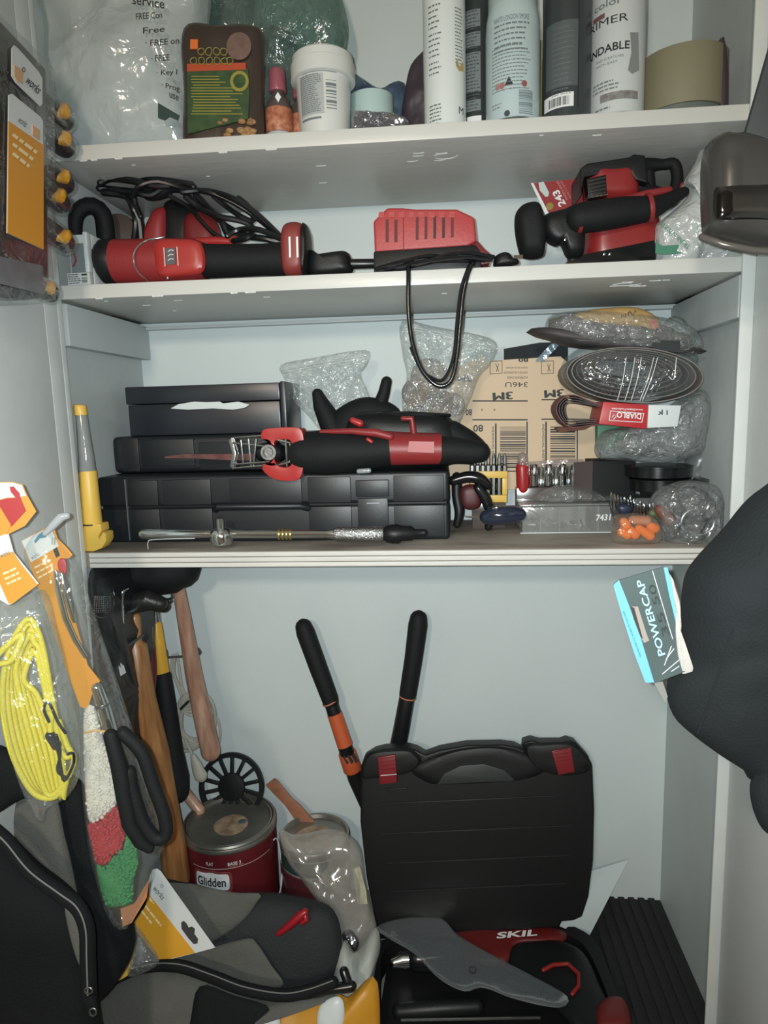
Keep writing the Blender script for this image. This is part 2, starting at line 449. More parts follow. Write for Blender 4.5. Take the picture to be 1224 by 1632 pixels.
# brush ridges, drips and knots in the old paint of the shelf undersides
DR = mat('paint_ridge', (214, 216, 212), .25)
def ridge(par, zf_, pts, r=.0009, closed=False):
    o = mkobj('paint_drip', wire([Vector((x, y, zf_(x)-TH-.0002)) for x, y in pts], r, 40, 6, closed), DR); o.parent = par
sh1 = bpy.data.objects['shelf']; sh2 = bpy.data.objects['shelf.001']
rnd = random.Random(77)
for par, zf_, cx, cy, rx, ry in ((sh1, z1, .53, .06, .016, .010), (sh2, z2, .775, .055, .020, .010)):
    ridge(par, zf_, [(cx+rx*math.cos(a)*rnd.uniform(.85, 1.1), cy+ry*math.sin(a)*rnd.uniform(.8, 1.1)) for a in [k*.7 for k in range(8)]], .0008)
    for k in range(5): x = cx+rnd.uniform(-.06, .03); y = cy+rnd.uniform(-.02, .02); ridge(par, zf_, [(x, y), (x+.007, y+.001), (x+.014, y-.001)], .0006)
for k in range(22):
    par, zf_ = ((sh1, z1), (sh2, z2))[k % 2]; x = rnd.uniform(.03, .85); y = rnd.uniform(.004, .14) if k > 8 else .0015
    if k <= 8: x = rnd.uniform(.03, .3)
    ridge(par, zf_, [(x, y), (x+.003, y+.0004), (x+rnd.uniform(.004, .014), y)], .0007 if k > 8 else .0013)
# ------------------------------------------------------------------ top shelf
BAGF = film('milky_bag', (205, 214, 214), body=.46, gloss=.10, rough=.16, bump=.6, bscale=20)
def rpx(r, y): return r*mpp(YP(y)(612, 300))
def pillow_tri(*a, **k): return puff(*a, **k)

def sit(m, zf, eps=.0006):                            # nothing of a body sinks below what carries it
    for p in m.v:
        z = zf(p.x)+eps if callable(zf) else zf+eps
        if p.z < z: p.z = z
    return m
# white shopping bag with print
pl = YP(.085)
t = T('plastic_bag', 'white translucent shopping bag with black print at the left end of the top shelf', 'bag')
t.part('bag_skin', sit(puff(pl, [(58, -70), (200, -80), (322, -60), (330, 30), (318, 140), (312, 235), (296, 262), (210, 268), (120, 272), (92, 262), (84, 190), (70, 80)], .055, .05, e=5, N=90, K=16, amp=.015, freq=15, seed=3, fold=.6), z1), BAGF)
t.part('rolled_contents', sit(puff(YP(.09), [(110, 90), (190, 70), (280, 130), (296, 240), (200, 262), (112, 250), (98, 170)], .035, .03, e=3, N=60, K=10, amp=.012, freq=22, seed=5, fold=.6), z1), mat('milky_plastic', (196, 203, 203), .45, bump=.3, bscale=30))
def bagtxt(s, a, b, h, sl=0, bold=.01):
    
    def fn(x, y):
        u = a[0]+(b[0]-a[0])*x; v = a[1]+(b[1]-a[1])*x - h*y; q = YP(.015)(u, v)
        return q + Vector((0, -.003*noise.noise(q*25), 0))
    return lettering(s, fn, bold)
tm = M()
for s, a, b, h in (('service', (212, 8), (262, 14), 14), ('FREE Con', (217, 32), (258, 28), 10), ('Free', (228, 54), (262, 50), 10), ('· FREE on', (232, 74), (286, 70), 10),
                   ('· FREE', (241, 98), (270, 96), 10), ('· Key l', (249, 122), (282, 121), 11), ('· Prog', (258, 142), (286, 148), 11), ('use', (270, 155), (284, 161), 8)):
    tm += bagtxt(s, a, b, h)
t.part('printed_words', tm, INK)
t.part('printed_panel', prism(YP(.015), [(252, 164), (286, 184), (283, 192), (270, 186), (262, 192), (252, 188)], .0006, .0006) , mat('dark_green_ink', (40, 62, 58), .6))

# seed packet
pl = YP(.032)
DKB = mat('dark_brown_pack', (62, 52, 46), .25, bump=.25, bscale=40)
t = T('food_packet', 'dark brown and green clear-topped packet with orange band beside the shopping bag', 'packet')
t.part('pouch', sit(puff(pl, [(294, 46), (350, 41), (413, 44), (421, 90), (420, 160), (416, 252), (360, 256), (298, 258), (294, 150)], .016, .016, e=6, N=64, K=8, amp=.002, freq=60, seed=8), z1), DKB)
pf = YP(.0145)
t.part('green_panel', prism(pf, [(299, 112), (396, 110), (398, 150), (396, 190), (372, 196), (300, 214)], .0016, .001), mat('green_print', (60, 84, 46), .4, var=.3, vscale=60, col2=(42, 66, 40)))
t.part('orange_band', prism(pf, [(299, 103), (392, 101), (393, 112), (299, 115)], .002, .001), mat('orange_print', (176, 72, 44), .4))
t.part('orange_square', prism(pf, [(304, 64), (316, 64), (316, 79), (304, 79)], .002, .001), mat('orange_ink', (214, 110, 52), .4))
g = M()
YIN = mat('yellow_ink', (142, 134, 60), .45)
rnd = random.Random(4)
for row, (v, us) in enumerate(((82, (321, 333, 345, 356)), (97, (309, 321, 334, 346, 358, 366)))):
    for u in us:
        g += wire([pf(u+6*math.cos(a)*rnd.uniform(.7, 1), v+7*math.sin(a)*rnd.uniform(.7, 1), .003) for a in [k*1.047 for k in range(6)]], .0006, 18, 5, True)
t.part('yellow_lettering', g, YIN)
g = M()
for i in range(14): g += strips(lambda a, b: pf(a*1000, b*1000, .0024), [((304+rnd.uniform(0, 4))/1000, (rnd.uniform(366, 390) if i > 3 else rnd.uniform(340, 362))/1000, (121+i*4.6)/1000, (122.6+i*4.6)/1000)])
t.part('fine_print', g, YIN)
t.part('yellow_seal', lathe(pf(382, 130, .002), (0, -1, 0), [(.0125, 0), (.0125, .0012), (.0085, .0012), (.0085, .0002)], 28, cap=False), YIN)
t.part('pictured_badge', lathe(pf(381, 74, .002), (0, -1, 0), [(.0165, 0), (.0165, .001), (.002, .0012)], 28), mat('dull_pink', (120, 96, 88), .3, var=.3, vscale=80))
g = M()
for i in range(16):
    u, v = rnd.uniform(346, 404), rnd.uniform(192, 216)
    g += puff(YP(.015), [(u-6, v), (u, v-4), (u+7, v-1), (u+5, v+4), (u-3, v+4)], .003, .002, N=12, K=3, amp=.002, freq=200, seed=i)
t.part('pieces_inside', g, mat('nut_brown', (168, 128, 84), .5, var=.4, vscale=60), kind='stuff')

# dark green bag behind
t = T('plastic_bag', 'dark teal see-through plastic bag bulging behind the brown packet', 'bag')
t.part('bag_skin', sit(puff(YP(.19), [(318, -60), (440, -70), (520, -50), (548, 10), (555, 60), (540, 92), (490, 100), (478, 150), (462, 215), (420, 262), (340, 258), (322, 120)], .038, .04, e=4, N=80, K=14, amp=.013, freq=20, seed=12, fold=.5), z1), film('teal_bag', (130, 158, 152), body=.34, gloss=.12, rough=.12, bump=.8, bscale=30, tint=(190, 215, 208)))
t.part('dark_contents', sit(puff(YP(.20), [(322, -40), (400, -50), (395, 10), (420, 40), (470, 60), (470, 150), (455, 210), (400, 240), (350, 180), (330, 60)], .03, .03, e=3, N=50, K=8, amp=.012, freq=25, seed=14), z1), mat('dark_cloth_green', (48, 58, 54), .6, var=.3))

# small orange-label bottles
for i, (u, y, lab) in enumerate(((447, .05, 'small bottle with pink cap and orange label left of the white tub'), (484, .075, 'small orange-labelled bottle half hidden behind the white tub'))):
    r = rpx(21, y); x = Xat(u, Z1, y); z0 = z1(x)+.0005
    t = T('craft_bottle', lab, 'bottle', 'small orange label bottles')
    t.part('bottle', lathe((x, y, z0), (0, 0, 1), [(r*.9, 0), (r, .003), (r, .05), (r*.85, .058), (r*.5, .066), (r*.45, .072)], 28), mat('clear_dark', (84, 74, 72), .15))
    t.part('label', lathe((x, y, z0+.016), (0, 0, 1), [(r+.0003, 0), (r+.0006, .0005), (r+.0006, .030), (r+.0003, .0305)], 28), mat('orange_label', (196, 132, 98), .5, var=.5, vscale=150, col2=(150, 84, 64)))
    t.part('white_base', lathe((x, y, z0), (0, 0, 1), [(r*.95, 0.0001), (r+.0004, .003), (r+.0004, .015), (r, .0155)], 28), mat('pale_plastic', (176, 178, 176), .3))
    t.part('cap', lathe((x, y, z0+.070), (0, 0, 1), [(r*.62, 0), (r*.66, .002), (r*.6, .026), (r*.5, .029)], 24), mat('pink_cap', (150, 84, 96), .3), bevel=.0008)
    fn = on_can(x, y, r)
    t.part('emblem', M().add([fn(-.004, z0+.057), fn(0, z0+.05), fn(.004, z0+.057), fn(0, z0+.063)], [(0, 1, 2, 3)]), WINK)

# white tub
y = .045; u = 519; x = Xat(u, Z1, y); z0 = z1(x)+.0005; rb = rpx(39, y); rt = rpx(45, y); zt = Zat(118, x, y)-z0
t = T('plastic_tub', 'white lidded plastic tub with grey printed label on the top shelf', 'tub')
t.part('tub', lathe((x, y, z0), (0, 0, 1), [(rb*.9, 0.0001), (rb*.97, .002), (rb, .003), (rt*.97, zt-.004), (rt*.97, zt)], 48), mat('tub_white', (206, 208, 204), .35))
t.part('lid', lathe((x, y, z0+zt), (0, 0, 1), [(rt*1.08, -.013), (rt*1.12, -.012), (rt*1.12, .006), (rt*1.06, .0075), (rt*1.06, .016), (rt*1.0, .0185), (rt*.97, .0165), (.002, .0165)], 48), MATS['tub_white'])
def tubf(a, z, o=.0006):
    r = rb+(rt*.97-rb)*(z-z0)/zt; a0 = math.atan2(CAM.x-x, y-CAM.y)
    return Vector((x+(r+o)*math.sin(a0+a/r), y-(r+o)*math.cos(a0+a/r), z))
t.part('grey_label', grid(lambda a, b: tubf(-.036+.036*a+.0, z0+.024+b*.048, .0004), 14, 1), mat('grey_label', (168, 172, 172), .5))
t.part('fine_print', fine_print(lambda a, z: tubf(a, z, .0007), -.034, -.003, z0+.0715, 20, .0023, .0011, 5), GINK)
t.part('barcode', bars(lambda a, z: tubf(a, z, .0006), .003, .017, z0+.03, z0+.064, 12, 3, across=True), GINK)
t.part('label_rule', strips(tubf, [(-.034, -.004, z0+.018, z0+.0205), (-.03, .018, z0+.0735, z0+.0755)]), GINK)

# things behind the tub
y = .10; x = Xat(594, Z1, y); z0 = z1(x)+.0006; r = rpx(35, y)
t = T('tape_roll', 'pale teal tape roll lying flat behind the silver foil packet', 'tape')
t.part('roll', lathe((x, y, z0), (0, 0, 1), [(r*.45, 0), (r, 0.0004), (r, Zat(157, x, y)-z0), (r*.45, Zat(157, x, y)-z0)], 40), mat('pale_teal', (176, 200, 198), .5), bevel=.0008)
t = T('foil_packet', 'crumpled silver foil packet lying at the shelf edge beside the tub', 'packet')
t.part('foil', sit(puff(YP(.025), [(561, 184), (575, 178), (600, 180), (636, 184), (652, 194), (640, 207), (600, 210), (566, 210)], .012, .014, e=3, N=60, K=10, amp=.007, freq=120, seed=4, fold=.7), z1), mat('foil', (170, 170, 176), .18, metal=.9, bump=.8, bscale=160))
t = T('foil_bag', 'dark blue and purple crinkled bag low behind the tape roll', 'bag')
t.part('bag_skin', sit(puff(YP(.15), [(560, 118), (575, 124), (606, 142), (632, 130), (645, 134), (652, 170), (648, 232), (570, 236), (556, 160)], .014, .02, e=3, N=50, K=8, amp=.008, freq=60, seed=7, fold=.6), z1), mat('blue_foil', (56, 62, 92), .28, bump=.6, bscale=70, var=.5, vscale=25, col2=(84, 106, 118)))
t = T('cloth_bag', 'dark plum bag slumped against the tall white canister', 'bag')
t.part('bag_skin', sit(puff(YP(.13), [(646, 140), (655, 104), (676, 80), (700, 60), (716, 120), (712, 238), (650, 242), (640, 190)], .02, .025, e=3, N=50, K=8, amp=.006, freq=40, seed=9), z1), mat('plum', (66, 56, 66), .5, var=.3, vscale=30))

# cans
def can(name, label, cat, u, y, rp, col, hz=.20, rough=.3, rim=True, group=None, metalbase=True, cap=None, dome=None):
    x = Xat(u, Z1, y); z0 = z1(x)+.0005; r = rpx(rp, y)
    t = T(name, label, cat, group)
    mt = mat(name+'_%d' % u, col, rough)
    t.part('body', lathe((x, y, z0), (0, 0, 1), [(r*.97, .006), (r, .007), (r, hz), (r*.98, hz+.002)], 56), mt)
    if rim:
        t.part('base_rim', lathe((x, y, z0), (0, 0, 1), [(r*.9, 0.0), (r*.99, .0015), (r*1.0, .004), (r*.96, .0066)], 48), STL if metalbase else mt)
        if dome: t.part('shoulder', lathe((x, y, z0+hz+.002), (0, 0, 1), [(r*.99, -.001), (r*.97, .012), (r*.9, .026), (r*.76, .04), (r*.6, .05), (r*.55, .054)], 48), mt); cz = .05
        else: t.part('shoulder', lathe((x, y, z0+hz+.002), (0, 0, 1), [(r*.98, 0), (r*1.0, .002), (r*.9, .012), (r*.62, .024), (r*.5, .027), (r*.5, .03)], 48), STL); cz = .012
        t.part('cap', lathe((x, y, z0+hz+.012), (0, 0, 1), [(r*.9, 0), (r*.9, .034), (r*.84, .038), (.002, .038)], 40), cap or mt)
    return t, x, y, r, z0
def onc(x, y, r): return on_can(x, y, r)
def at_can(c, u):                                     # arc length on the can whose column is u
    t, x, y, r, z0 = c; fn = on_can(x, y, r); best = min((abs(proj(fn(a/1000*r, z0+.06))[0]-u), a/1000*r) for a in range(-1500, 1500, 5)); return best[1]
def zc(c, v): return Zat(v, c[1], c[2]-c[3])

c = can('adhesive_tube', 'tall white cylindrical canister with small black print, leftmost of the cans', 'can', 710, .045, 32.5, (214, 220, 218), .24)
fn = on_can(c[1], c[2], c[3]); A = lambda u: at_can(c, u); Z = lambda v: zc(c, v)
m = M()
for i, (v, n) in enumerate(((4, 2), (22, 3), (50, 3), (76, 2), (96, 3), (164, 6))): m += fine_print(fn, A(684), A(704), Z(v), n, .0062 if i < 5 else .0045, .0016, i)
m += fine_print(fn, A(726), A(738), Z(10), 17, .004, .0012, 9)
c[0].part('fine_print', m, mat('soft_ink', (96, 104, 106), .6))
c[0].part('brand_letter', lettering('M', lambda a, b: fn(A(731)+(A(738)-A(731))*a, Z(179)+.0085*b), .03), INK)
c[0].part('hexagon_badge', M().add([fn(A(727), Z(104)), fn(A(727), Z(96)), fn(A(732), Z(91)), fn(A(739), Z(94)), fn(A(739), Z(108)), fn(A(732), Z(111))], [(0, 5, 4, 3, 2, 1)]), mat('tan_ink', (178, 150, 96), .5))
c = can('spray_can', 'dark spray can with grey text panels right of the tall white canister', 'can', 762, .085, 34, (46, 52, 54), .23)
fn = on_can(c[1], c[2], c[3]); A = lambda u: at_can(c, u); Z = lambda v: zc(c, v)
GP = mat('grey_panel', (112, 122, 124), .45)
m = M()
for a, b in ((14, 42), (50, 73), (82, 146), (158, 176)): m += grid(lambda p, q: fn(A(742)+(A(766)-A(742))*p, Z(b)+(Z(a)-Z(b))*q), 8, 1)
c[0].part('text_panel', m, GP)
m = M()
for a, n in ((16, 6), (52, 5), (84, 14), (160, 3)): m += fine_print(lambda p, q: fn(p, q, .0009), A(742), A(765), Z(a), n, .0042, .0016, a)
c[0].part('fine_print', m, mat('dim_ink', (70, 78, 80), .5))
c[0].part('white_sticker', grid(lambda p, q: fn(A(744)+(A(767)-A(744))*p, Z(194)+(Z(184)-Z(194))*q), 6, 1), WINK)
c = can('spray_can', 'white round-shouldered spray can with warning symbols, tallest pale one in the middle', 'can', 817, .045, 41, (182, 200, 202), Zat(30, Xat(817, Z1, .04), .005)-Z1, dome=True, cap=mat('pale_cap', (170, 186, 186), .4))
fn = on_can(c[1], c[2], c[3]); A = lambda u: at_can(c, u); Z = lambda v: zc(c, v)
c[0].part('heading', lettering('WHITE LONDON SMOKE', lambda a, b: fn(A(787)+(A(843)-A(787))*a, Z(30)+.006*b), .01), GINK)
m = M()
m += fine_print(fn, A(788), A(844), Z(34), 6, .006, .0019, 2); m += fine_print(fn, A(784), A(846), Z(70), 13, .0042, .0011, 3)
m += fine_print(fn, A(784), A(800), Z(160), 2, .004, .0012, 6)
c[0].part('fine_print', m, GINK)
c[0].part('barcode', bars(fn, A(827), A(849), Z(181), Z(143), 22, 5, across=True), mat('bar_grey', (120, 132, 136), .5))
for u, col, nm in ((793, (176, 128, 128), 'round_symbol'), (800, (170, 110, 110), 'round_symbol'), (836, (150, 80, 84), 'round_symbol'), (808, (60, 70, 74), 'black_symbol')):
    a0 = A(u); z0 = Z(133 if u != 808 else 179)
    c[0].part(nm, M().add([fn(a0+.0038*math.cos(k*.524), z0+.0038*math.sin(k*.524)) for k in range(12)], [tuple(range(12))]), mat('sym_%d' % u, col, .5))
a0 = A(811); z0 = Z(134)
c[0].part('triangle_symbol', M().add([fn(a0-.0055, z0), fn(a0+.0055, z0), fn(a0, z0+.0105)], [(0, 1, 2)]), INK)
c = can('spray_can', 'dark charcoal spray can with white barcode sticker near its base', 'can', 902, .05, 36, (58, 64, 66), .22)
fn = on_can(c[1], c[2], c[3]); A = lambda u: at_can(c, u); Z = lambda v: zc(c, v)
c[0].part('grey_label', grid(lambda p, q: fn(A(870)+(A(921)-A(870))*p, Z(136)+(Z(30)-Z(136))*q, .0003), 12, 1), mat('charcoal_label', (82, 90, 92), .5))
c[0].part('fine_print', fine_print(lambda p, q: fn(p, q, .0006), A(880), A(916), Z(40), 14, .006, .0012, 4), mat('dim_ink2', (102, 110, 112), .5))
c[0].part('barcode_sticker', grid(lambda p, q: fn(A(868)+(A(915)-A(868))*p, Z(169)+(Z(146)-Z(169))*q, .0006), 12, 1), WINK)
c[0].part('barcode', bars(lambda p, q: fn(p, q, .001), A(875), A(908), Z(166), Z(152), 30, 8), INK)
c[0].part('seam', grid(lambda p, q: fn(A(921)+(A(923)-A(921))*p, Z(170)+(Z(0)-Z(170))*q, .0005), 2, 1), INK)
t = T('aerosol_straw', 'thin yellow strip standing between the white and charcoal spray cans', 'straw')
x = Xat(861, Z1, .075); t.part('strip', box(x-.003, x+.004, .093, .0945, z1(x)+.0005, Zat(62, x, .09)), mat('yellow_strip', (168, 156, 84), .5), bevel=.0004)
c = can('spray_can', 'white primer spray can with bold black lettering, rightmost of the cans', 'can', 981, .05, 40, (196, 202, 202), .215)
fn = on_can(c[1], c[2], c[3]); A = lambda u: at_can(c, u); Z = lambda v: zc(c, v)
def ct(s, u0, u1, v0, h, bold=.01, slope=0): return lettering(s, lambda a, b: fn(A(u0)+(A(u1)-A(u0))*a, Z(v0)+h*b), bold, 1.0)
m = ct('PRIMER', 931, 1000, 33, .0085, .0) ; m += ct('SANDABLE', 925, 1003, 78, .0095, .02)
c[0].part('title', m, INK)
m = ct('AND SCRATCHES', 950, 994, 90, .003, 0); m += ct('WITH EASY', 950, 984, 98, .003, 0); m += fine_print(fn, A(946), A(990), Z(124), 3, .0045, .0018, 3); m += fine_print(fn, A(950), A(980), Z(166), 1, .004, .002, 3)
m += ct('color', 946, 990, 4, .008, .01)
c[0].part('fine_print', m, GINK)
c[0].part('grey_band', grid(lambda p, q: fn(A(957)+(A(1018)-A(957))*p, Z(157)+(Z(144)-Z(157))*q, .0004), 16, 1), mat('band_grey', (140, 138, 136), .5, var=.4, vscale=200))
c[0].part('grey_figure', M().add([fn(A(1003), Z(52)), fn(A(1016), Z(50)), fn(A(1019), Z(110)), fn(A(1008), Z(118)), fn(A(1001), Z(112)), fn(A(1006), Z(84))], [(5, 4, 3, 2, 1, 0)]), mat('figure_grey', (132, 136, 136), .5))
c[0].part('red_top_print', grid(lambda p, q: fn(A(944)+(A(962)-A(944))*p, Z(20)+(Z(12)-Z(20))*q, .0004), 4, 1), mat('dull_red_ink', (120, 84, 84), .5))

# masking tape roll on a dark base, purple rod
y = .085; x = Xat(1083, Z1, y); z0 = z1(x)+.0006; r = rpx(63, y); za = Zat(160, x, y-r)-z0; zb = Zat(93, x, y-r*.2)-z0
t = T('tape_roll', 'wide khaki roll of masking tape at the right end of the top shelf', 'tape')
t.part('tape', lathe((x, y, z0+za), (0, 0, 1), [(r*.55, 0), (r, 0.0002), (r, zb-za), (r*.55, zb-za), (r*.55, .0)], 56), mat('khaki_tape', (128, 124, 100), .6, bump=.1), bevel=.0006)
t = T('tape_roll', 'thin black tape roll lying under the khaki masking tape', 'tape')
t.part('tape', lathe((x-.003, y, z0), (0, 0, 1), [(r*.5, 0), (r*.99, 0.0002), (r*.99, za-.0004), (r*.5, za-.0004)], 56), BLK, bevel=.0006)
t.part('clear_end', lathe((x-.003, y, z0), (0, 0, 1), [(r*.993, .001), (r*.997, .0012), (r*.997, za-.001), (r*.993, za-.0012)], 56), mat('tape_end', (100, 108, 104), .3))
y = .05; x = Xat(1152, Z1, y); z0 = z1(x)+.0005
t = T('spray_nozzle', 'dark plum upright trigger handle against the right wall of the top shelf', 'handle')
t.part('handle', prism(YP(.05), [(1143, 208), (1157, 207), (1158, 120), (1155, 84), (1150, 62), (1144, 66), (1142, 78), (1138, 90), (1146, 100)], .008, .008), mat('plum_dark', (62, 50, 58), .4), bevel=.002)
t.part('button', boxc(YP(.041)(1147, 73), (.003, .002, .003)), mat('pale_dot', (150, 140, 140), .3), bevel=.0005)
# ------------------------------------------------------------------ middle shelf
DRED = mat('dark_red_plastic', (112, 32, 34), .42, bump=.1, bscale=300)
def rpp(px, u, v, y): return px*mpp(YP(y)(u, v))

# white box
y0 = .004; xl = .004; xr = YP(y0)(141, 412).x; ztop = Zat(369, xr, y0)
t = T('small_box', 'small white open-fronted box with printed foot at the left end of the middle shelf', 'box')
zb = z2(.02)+.0005; zm = Zat(434, .03, y0)
m = box(xl, xr, y0+.012, .045, zb, ztop); t.part('carton', m, WHT, bevel=.0015)
t.part('printed_foot', box(xl+.0005, xr-.0005, y0, y0+.0115, zb, zm), mat('label_white', (196, 200, 198), .5), bevel=.001)
t.part('side_post', box(xr-.006, xr-.0002, y0+.0003, y0+.0117, zm+.0003, ztop), WHT, bevel=.0008)
t.part('grey_panel', box(xl+.002, xr-.008, y0+.0105, y0+.0115, zm+.001, ztop-.012), mat('panel_grey', (120, 128, 130), .4), bevel=.0004)
fn = lambda a, b: Vector((a, y0-.0006, b))
t.part('fine_print', fine_print(fn, xl+.002, xr-.012, zm-.002, 5, .0028, .0011, 3), INK)
t.part('figure_print', bars(fn, xr-.012, xr-.004, zb+.003, zm-.002, 4, 2, across=True), INK)
t.part('red_mark', tube([YP(y0+.009)(118, 402), YP(y0+.009)(121, 415), YP(y0+.009)(117, 424)], .0012, 6), RED)

# black hooked tool behind the box
t = T('vice_clamp', 'black hooked tool with brown drum behind the small white box', 'tool')
t.part('hook', tpx([(122, 384, .06, 9), (120, 352, .06, 11), (128, 334, .062, 13), (146, 328, .07, 14), (162, 340, .078, 14), (168, 370, .08, 13), (170, 438, .08, 12)], 14, smooth=24), BLKR)
t.part('drum', lathe(YP(.12)(192, 372), (.15, -1, .1), [(.002, -.02), (rpp(26, 186, 372, .14), -.02), (rpp(28, 186, 372, .14), 0), (rpp(26, 186, 372, .14), .012), (.002, .014)], 30), mat('brown_rubber', (62, 52, 48), .6, bump=.2), bevel=.001)
t.part('foot', box(YP(.12)(176, 400).x, YP(.12)(212, 400).x, .11, .15, z2(.1)+.0005, Zat(398, .1, .12)), BLKR, bevel=.004)

# rotary tool
Y = .038
t = T('rotary_tool', 'red and black angle drill lying on its side at the left of the middle shelf', 'power tool')
t.part('rear_collar', tpx([(162, 417, Y, 28), (166, 417, Y, 33), (183, 417, Y, 35), (187, 417, Y, 33)], 28), BLK)
t.part('motor_housing', tpx([(186, 417, Y, 33.5), (230, 417, Y, 34), (270, 416, Y, 34), (310, 415, Y, 33), (326, 415, Y, 27)], 32, caps='flat'), RED)
ho = t.part('gear_cover', sit(puff(YP(Y-.026), [(250, 384), (290, 381), (318, 386), (327, 410), (322, 434), (290, 440), (256, 440), (247, 412)], .008, .012, e=7, N=50, K=6), z2), mat('red_plastic_2', (164, 48, 46), .35))
t.part('badge', prism(YP(Y-.035), [(264, 396), (279, 395), (280, 421), (265, 422)], .0008, .0), mat('badge_grey', (90, 92, 94), .3), parent=ho)
t.part('badge_line', tube([YP(Y-.0365)(261, 395), YP(Y-.0365)(263, 424)], .0006, 6), WINK, parent=ho)
t.part('badge_line', tube([YP(Y-.0365)(282, 394), YP(Y-.0365)(284, 423)], .0006, 6), WINK, parent=ho)
m = M()
for k, (a, b) in enumerate((((268, 401), (276, 399)), ((268, 408), (276, 406)), ((268, 415), (276, 413)))): m += tube([YP(Y-.0365)(*a), YP(Y-.0365)((a[0]+b[0])/2, a[1]-3), YP(Y-.0365)(*b)], .0006, 6)
t.part('badge_emblem', m, WINK, parent=ho)
t.part('wire_bail', wire([YP(Y-.012)(262, 378), YP(Y-.022)(232, 384), YP(Y-.034)(215, 400), YP(Y-.036)(214, 420), YP(Y-.03)(222, 436), YP(Y-.02)(236, 447)], .0013, 30), CHR)
t.part('rubber_grip', tpx([(324, 416, Y, 26), (350, 416, Y, 25), (420, 414, Y, 24), (454, 413, Y, 26)], 28, caps='flat'), BLKR)
ft = t.part('battery_foot', sit(puff(YP(Y), [(452, 368), (462, 357), (482, 357), (488, 368), (490, 400), (486, 438), (456, 440), (450, 400)], .026, .026, e=6, N=48, K=6), z2), mat('dull_red', (128, 52, 48), .45))
t.part('foot_plate', sit(puff(YP(Y), [(484, 362), (492, 366), (494, 400), (491, 440), (484, 440)], .027, .026, e=6, N=30, K=5), z2), BLK)
for u in (460, 472): t.part('white_stripe', prism(YP(Y-.0262), [(u, 378), (u+3, 377), (u+4, 410), (u+1, 411)], .001, .001), WINK, parent=ft)
t.part('screw', lathe(YP(Y-.032)(267, 443), (0, -1, 0), [(.002, 0), (.002, .001), (.0005, .0016)], 12), CHR)

# second red tool behind with power cord
Y = .115
t = T('corded_saw', 'red corded tool with black body half hidden behind the angle drill', 'power tool')
t.part('front_guard', sit(puff(YP(Y), [(228, 384), (244, 342), (256, 330), (268, 336), (270, 380), (262, 440), (228, 446)], .02, .02, e=4, N=40, K=6), z2), RED)
t.part('body', sit(puff(YP(Y+.01), [(262, 330), (290, 322), (318, 340), (322, 400), (300, 446), (262, 446)], .022, .03, e=3, N=40, K=6), z2), BLK)
t.part('rear_guard', sit(puff(YP(Y), [(296, 352), (318, 338), (344, 352), (350, 384), (330, 446), (300, 446)], .02, .02, e=4, N=40, K=6), z2), DRED)
t.part('arm', tpx([(312, 386, Y-.028, 7), (345, 384, Y-.028, 7), (376, 386, Y-.028, 6)], 12), mat('red_plastic_2', (164, 48, 46)))
t.part('arm_knob', tpx([(371, 381, Y-.031, 7), (378, 383, Y-.031, 6)], 12), mat('orange_red', (176, 72, 52), .4))
m = M()
for pts, r in (([(160, 292), (176, 285), (210, 288), (250, 296), (290, 294), (308, 298)], 5.5), ([(158, 300), (180, 302), (215, 306), (240, 310), (262, 296)], 5.5),
               ([(162, 288), (200, 278), (240, 284), (280, 290), (305, 294)], 5), ([(165, 306), (200, 312), (212, 330), (222, 352), (226, 390), (228, 420)], 6),
               ([(186, 304), (205, 318), (216, 350), (214, 380)], 5), ([(224, 345), (214, 320), (218, 300), (250, 290), (290, 300), (330, 306), (370, 322), (410, 348), (452, 384)], 4.2),
               ([(290, 306), (330, 304), (372, 316), (408, 340), (446, 376)], 4.2), ([(270, 312), (300, 330), (320, 352), (340, 372), (362, 384)], 3.5),
               ([(296, 314), (318, 332), (350, 345), (384, 352), (402, 362), (396, 378), (372, 384)], 4.5), ([(312, 310), (330, 330), (352, 352), (362, 372), (380, 376), (420, 380), (452, 388)], 5),
               ([(340, 312), (362, 330), (384, 345), (404, 352), (396, 330), (380, 316)], 4.2), ([(362, 376), (382, 366), (412, 366), (446, 380)], 4.5), ([(300, 312), (334, 340), (380, 370), (440, 384)], 4)):
    y = Y-.02-random.Random(len(pts)*r+pts[0][0]).uniform(0, .035)
    m += wire([YP(y+.006*math.sin(i*2.1))(u, v) for i, (u, v) in enumerate(pts)], r*mpp(YP(y)(300, 340)), 30, 8)
t.part('power_cord', m, mat('cord_black', (20, 22, 24), .32))
t.part('cord_strap', sit(puff(YP(Y-.012), [(222, 300), (240, 282), (262, 280), (276, 292), (270, 312), (236, 320)], .012, .012, e=3, N=30, K=5), z2), BLKR)
t.part('cord_knot', tpx([(262, 298, Y-.01, 9), (300, 300, Y-.01, 7)], 10), BLKR)

# adapter on the shelf between foot and charger
Y = .05
t = T('cord_adapter', 'black power adapter and thick cord between angle drill and charger', 'adapter')
t.part('adapter', sit(puff(YP(Y), [(494, 399), (505, 406), (522, 404), (550, 401), (558, 408), (561, 420), (558, 436), (496, 440)], .018, .018, e=5, N=40, K=6), z2), BLK)
t.part('cord', tpx([(556, 421, Y, 8), (600, 420, Y+.004, 7.5)], 12), MATS['cord_black'])

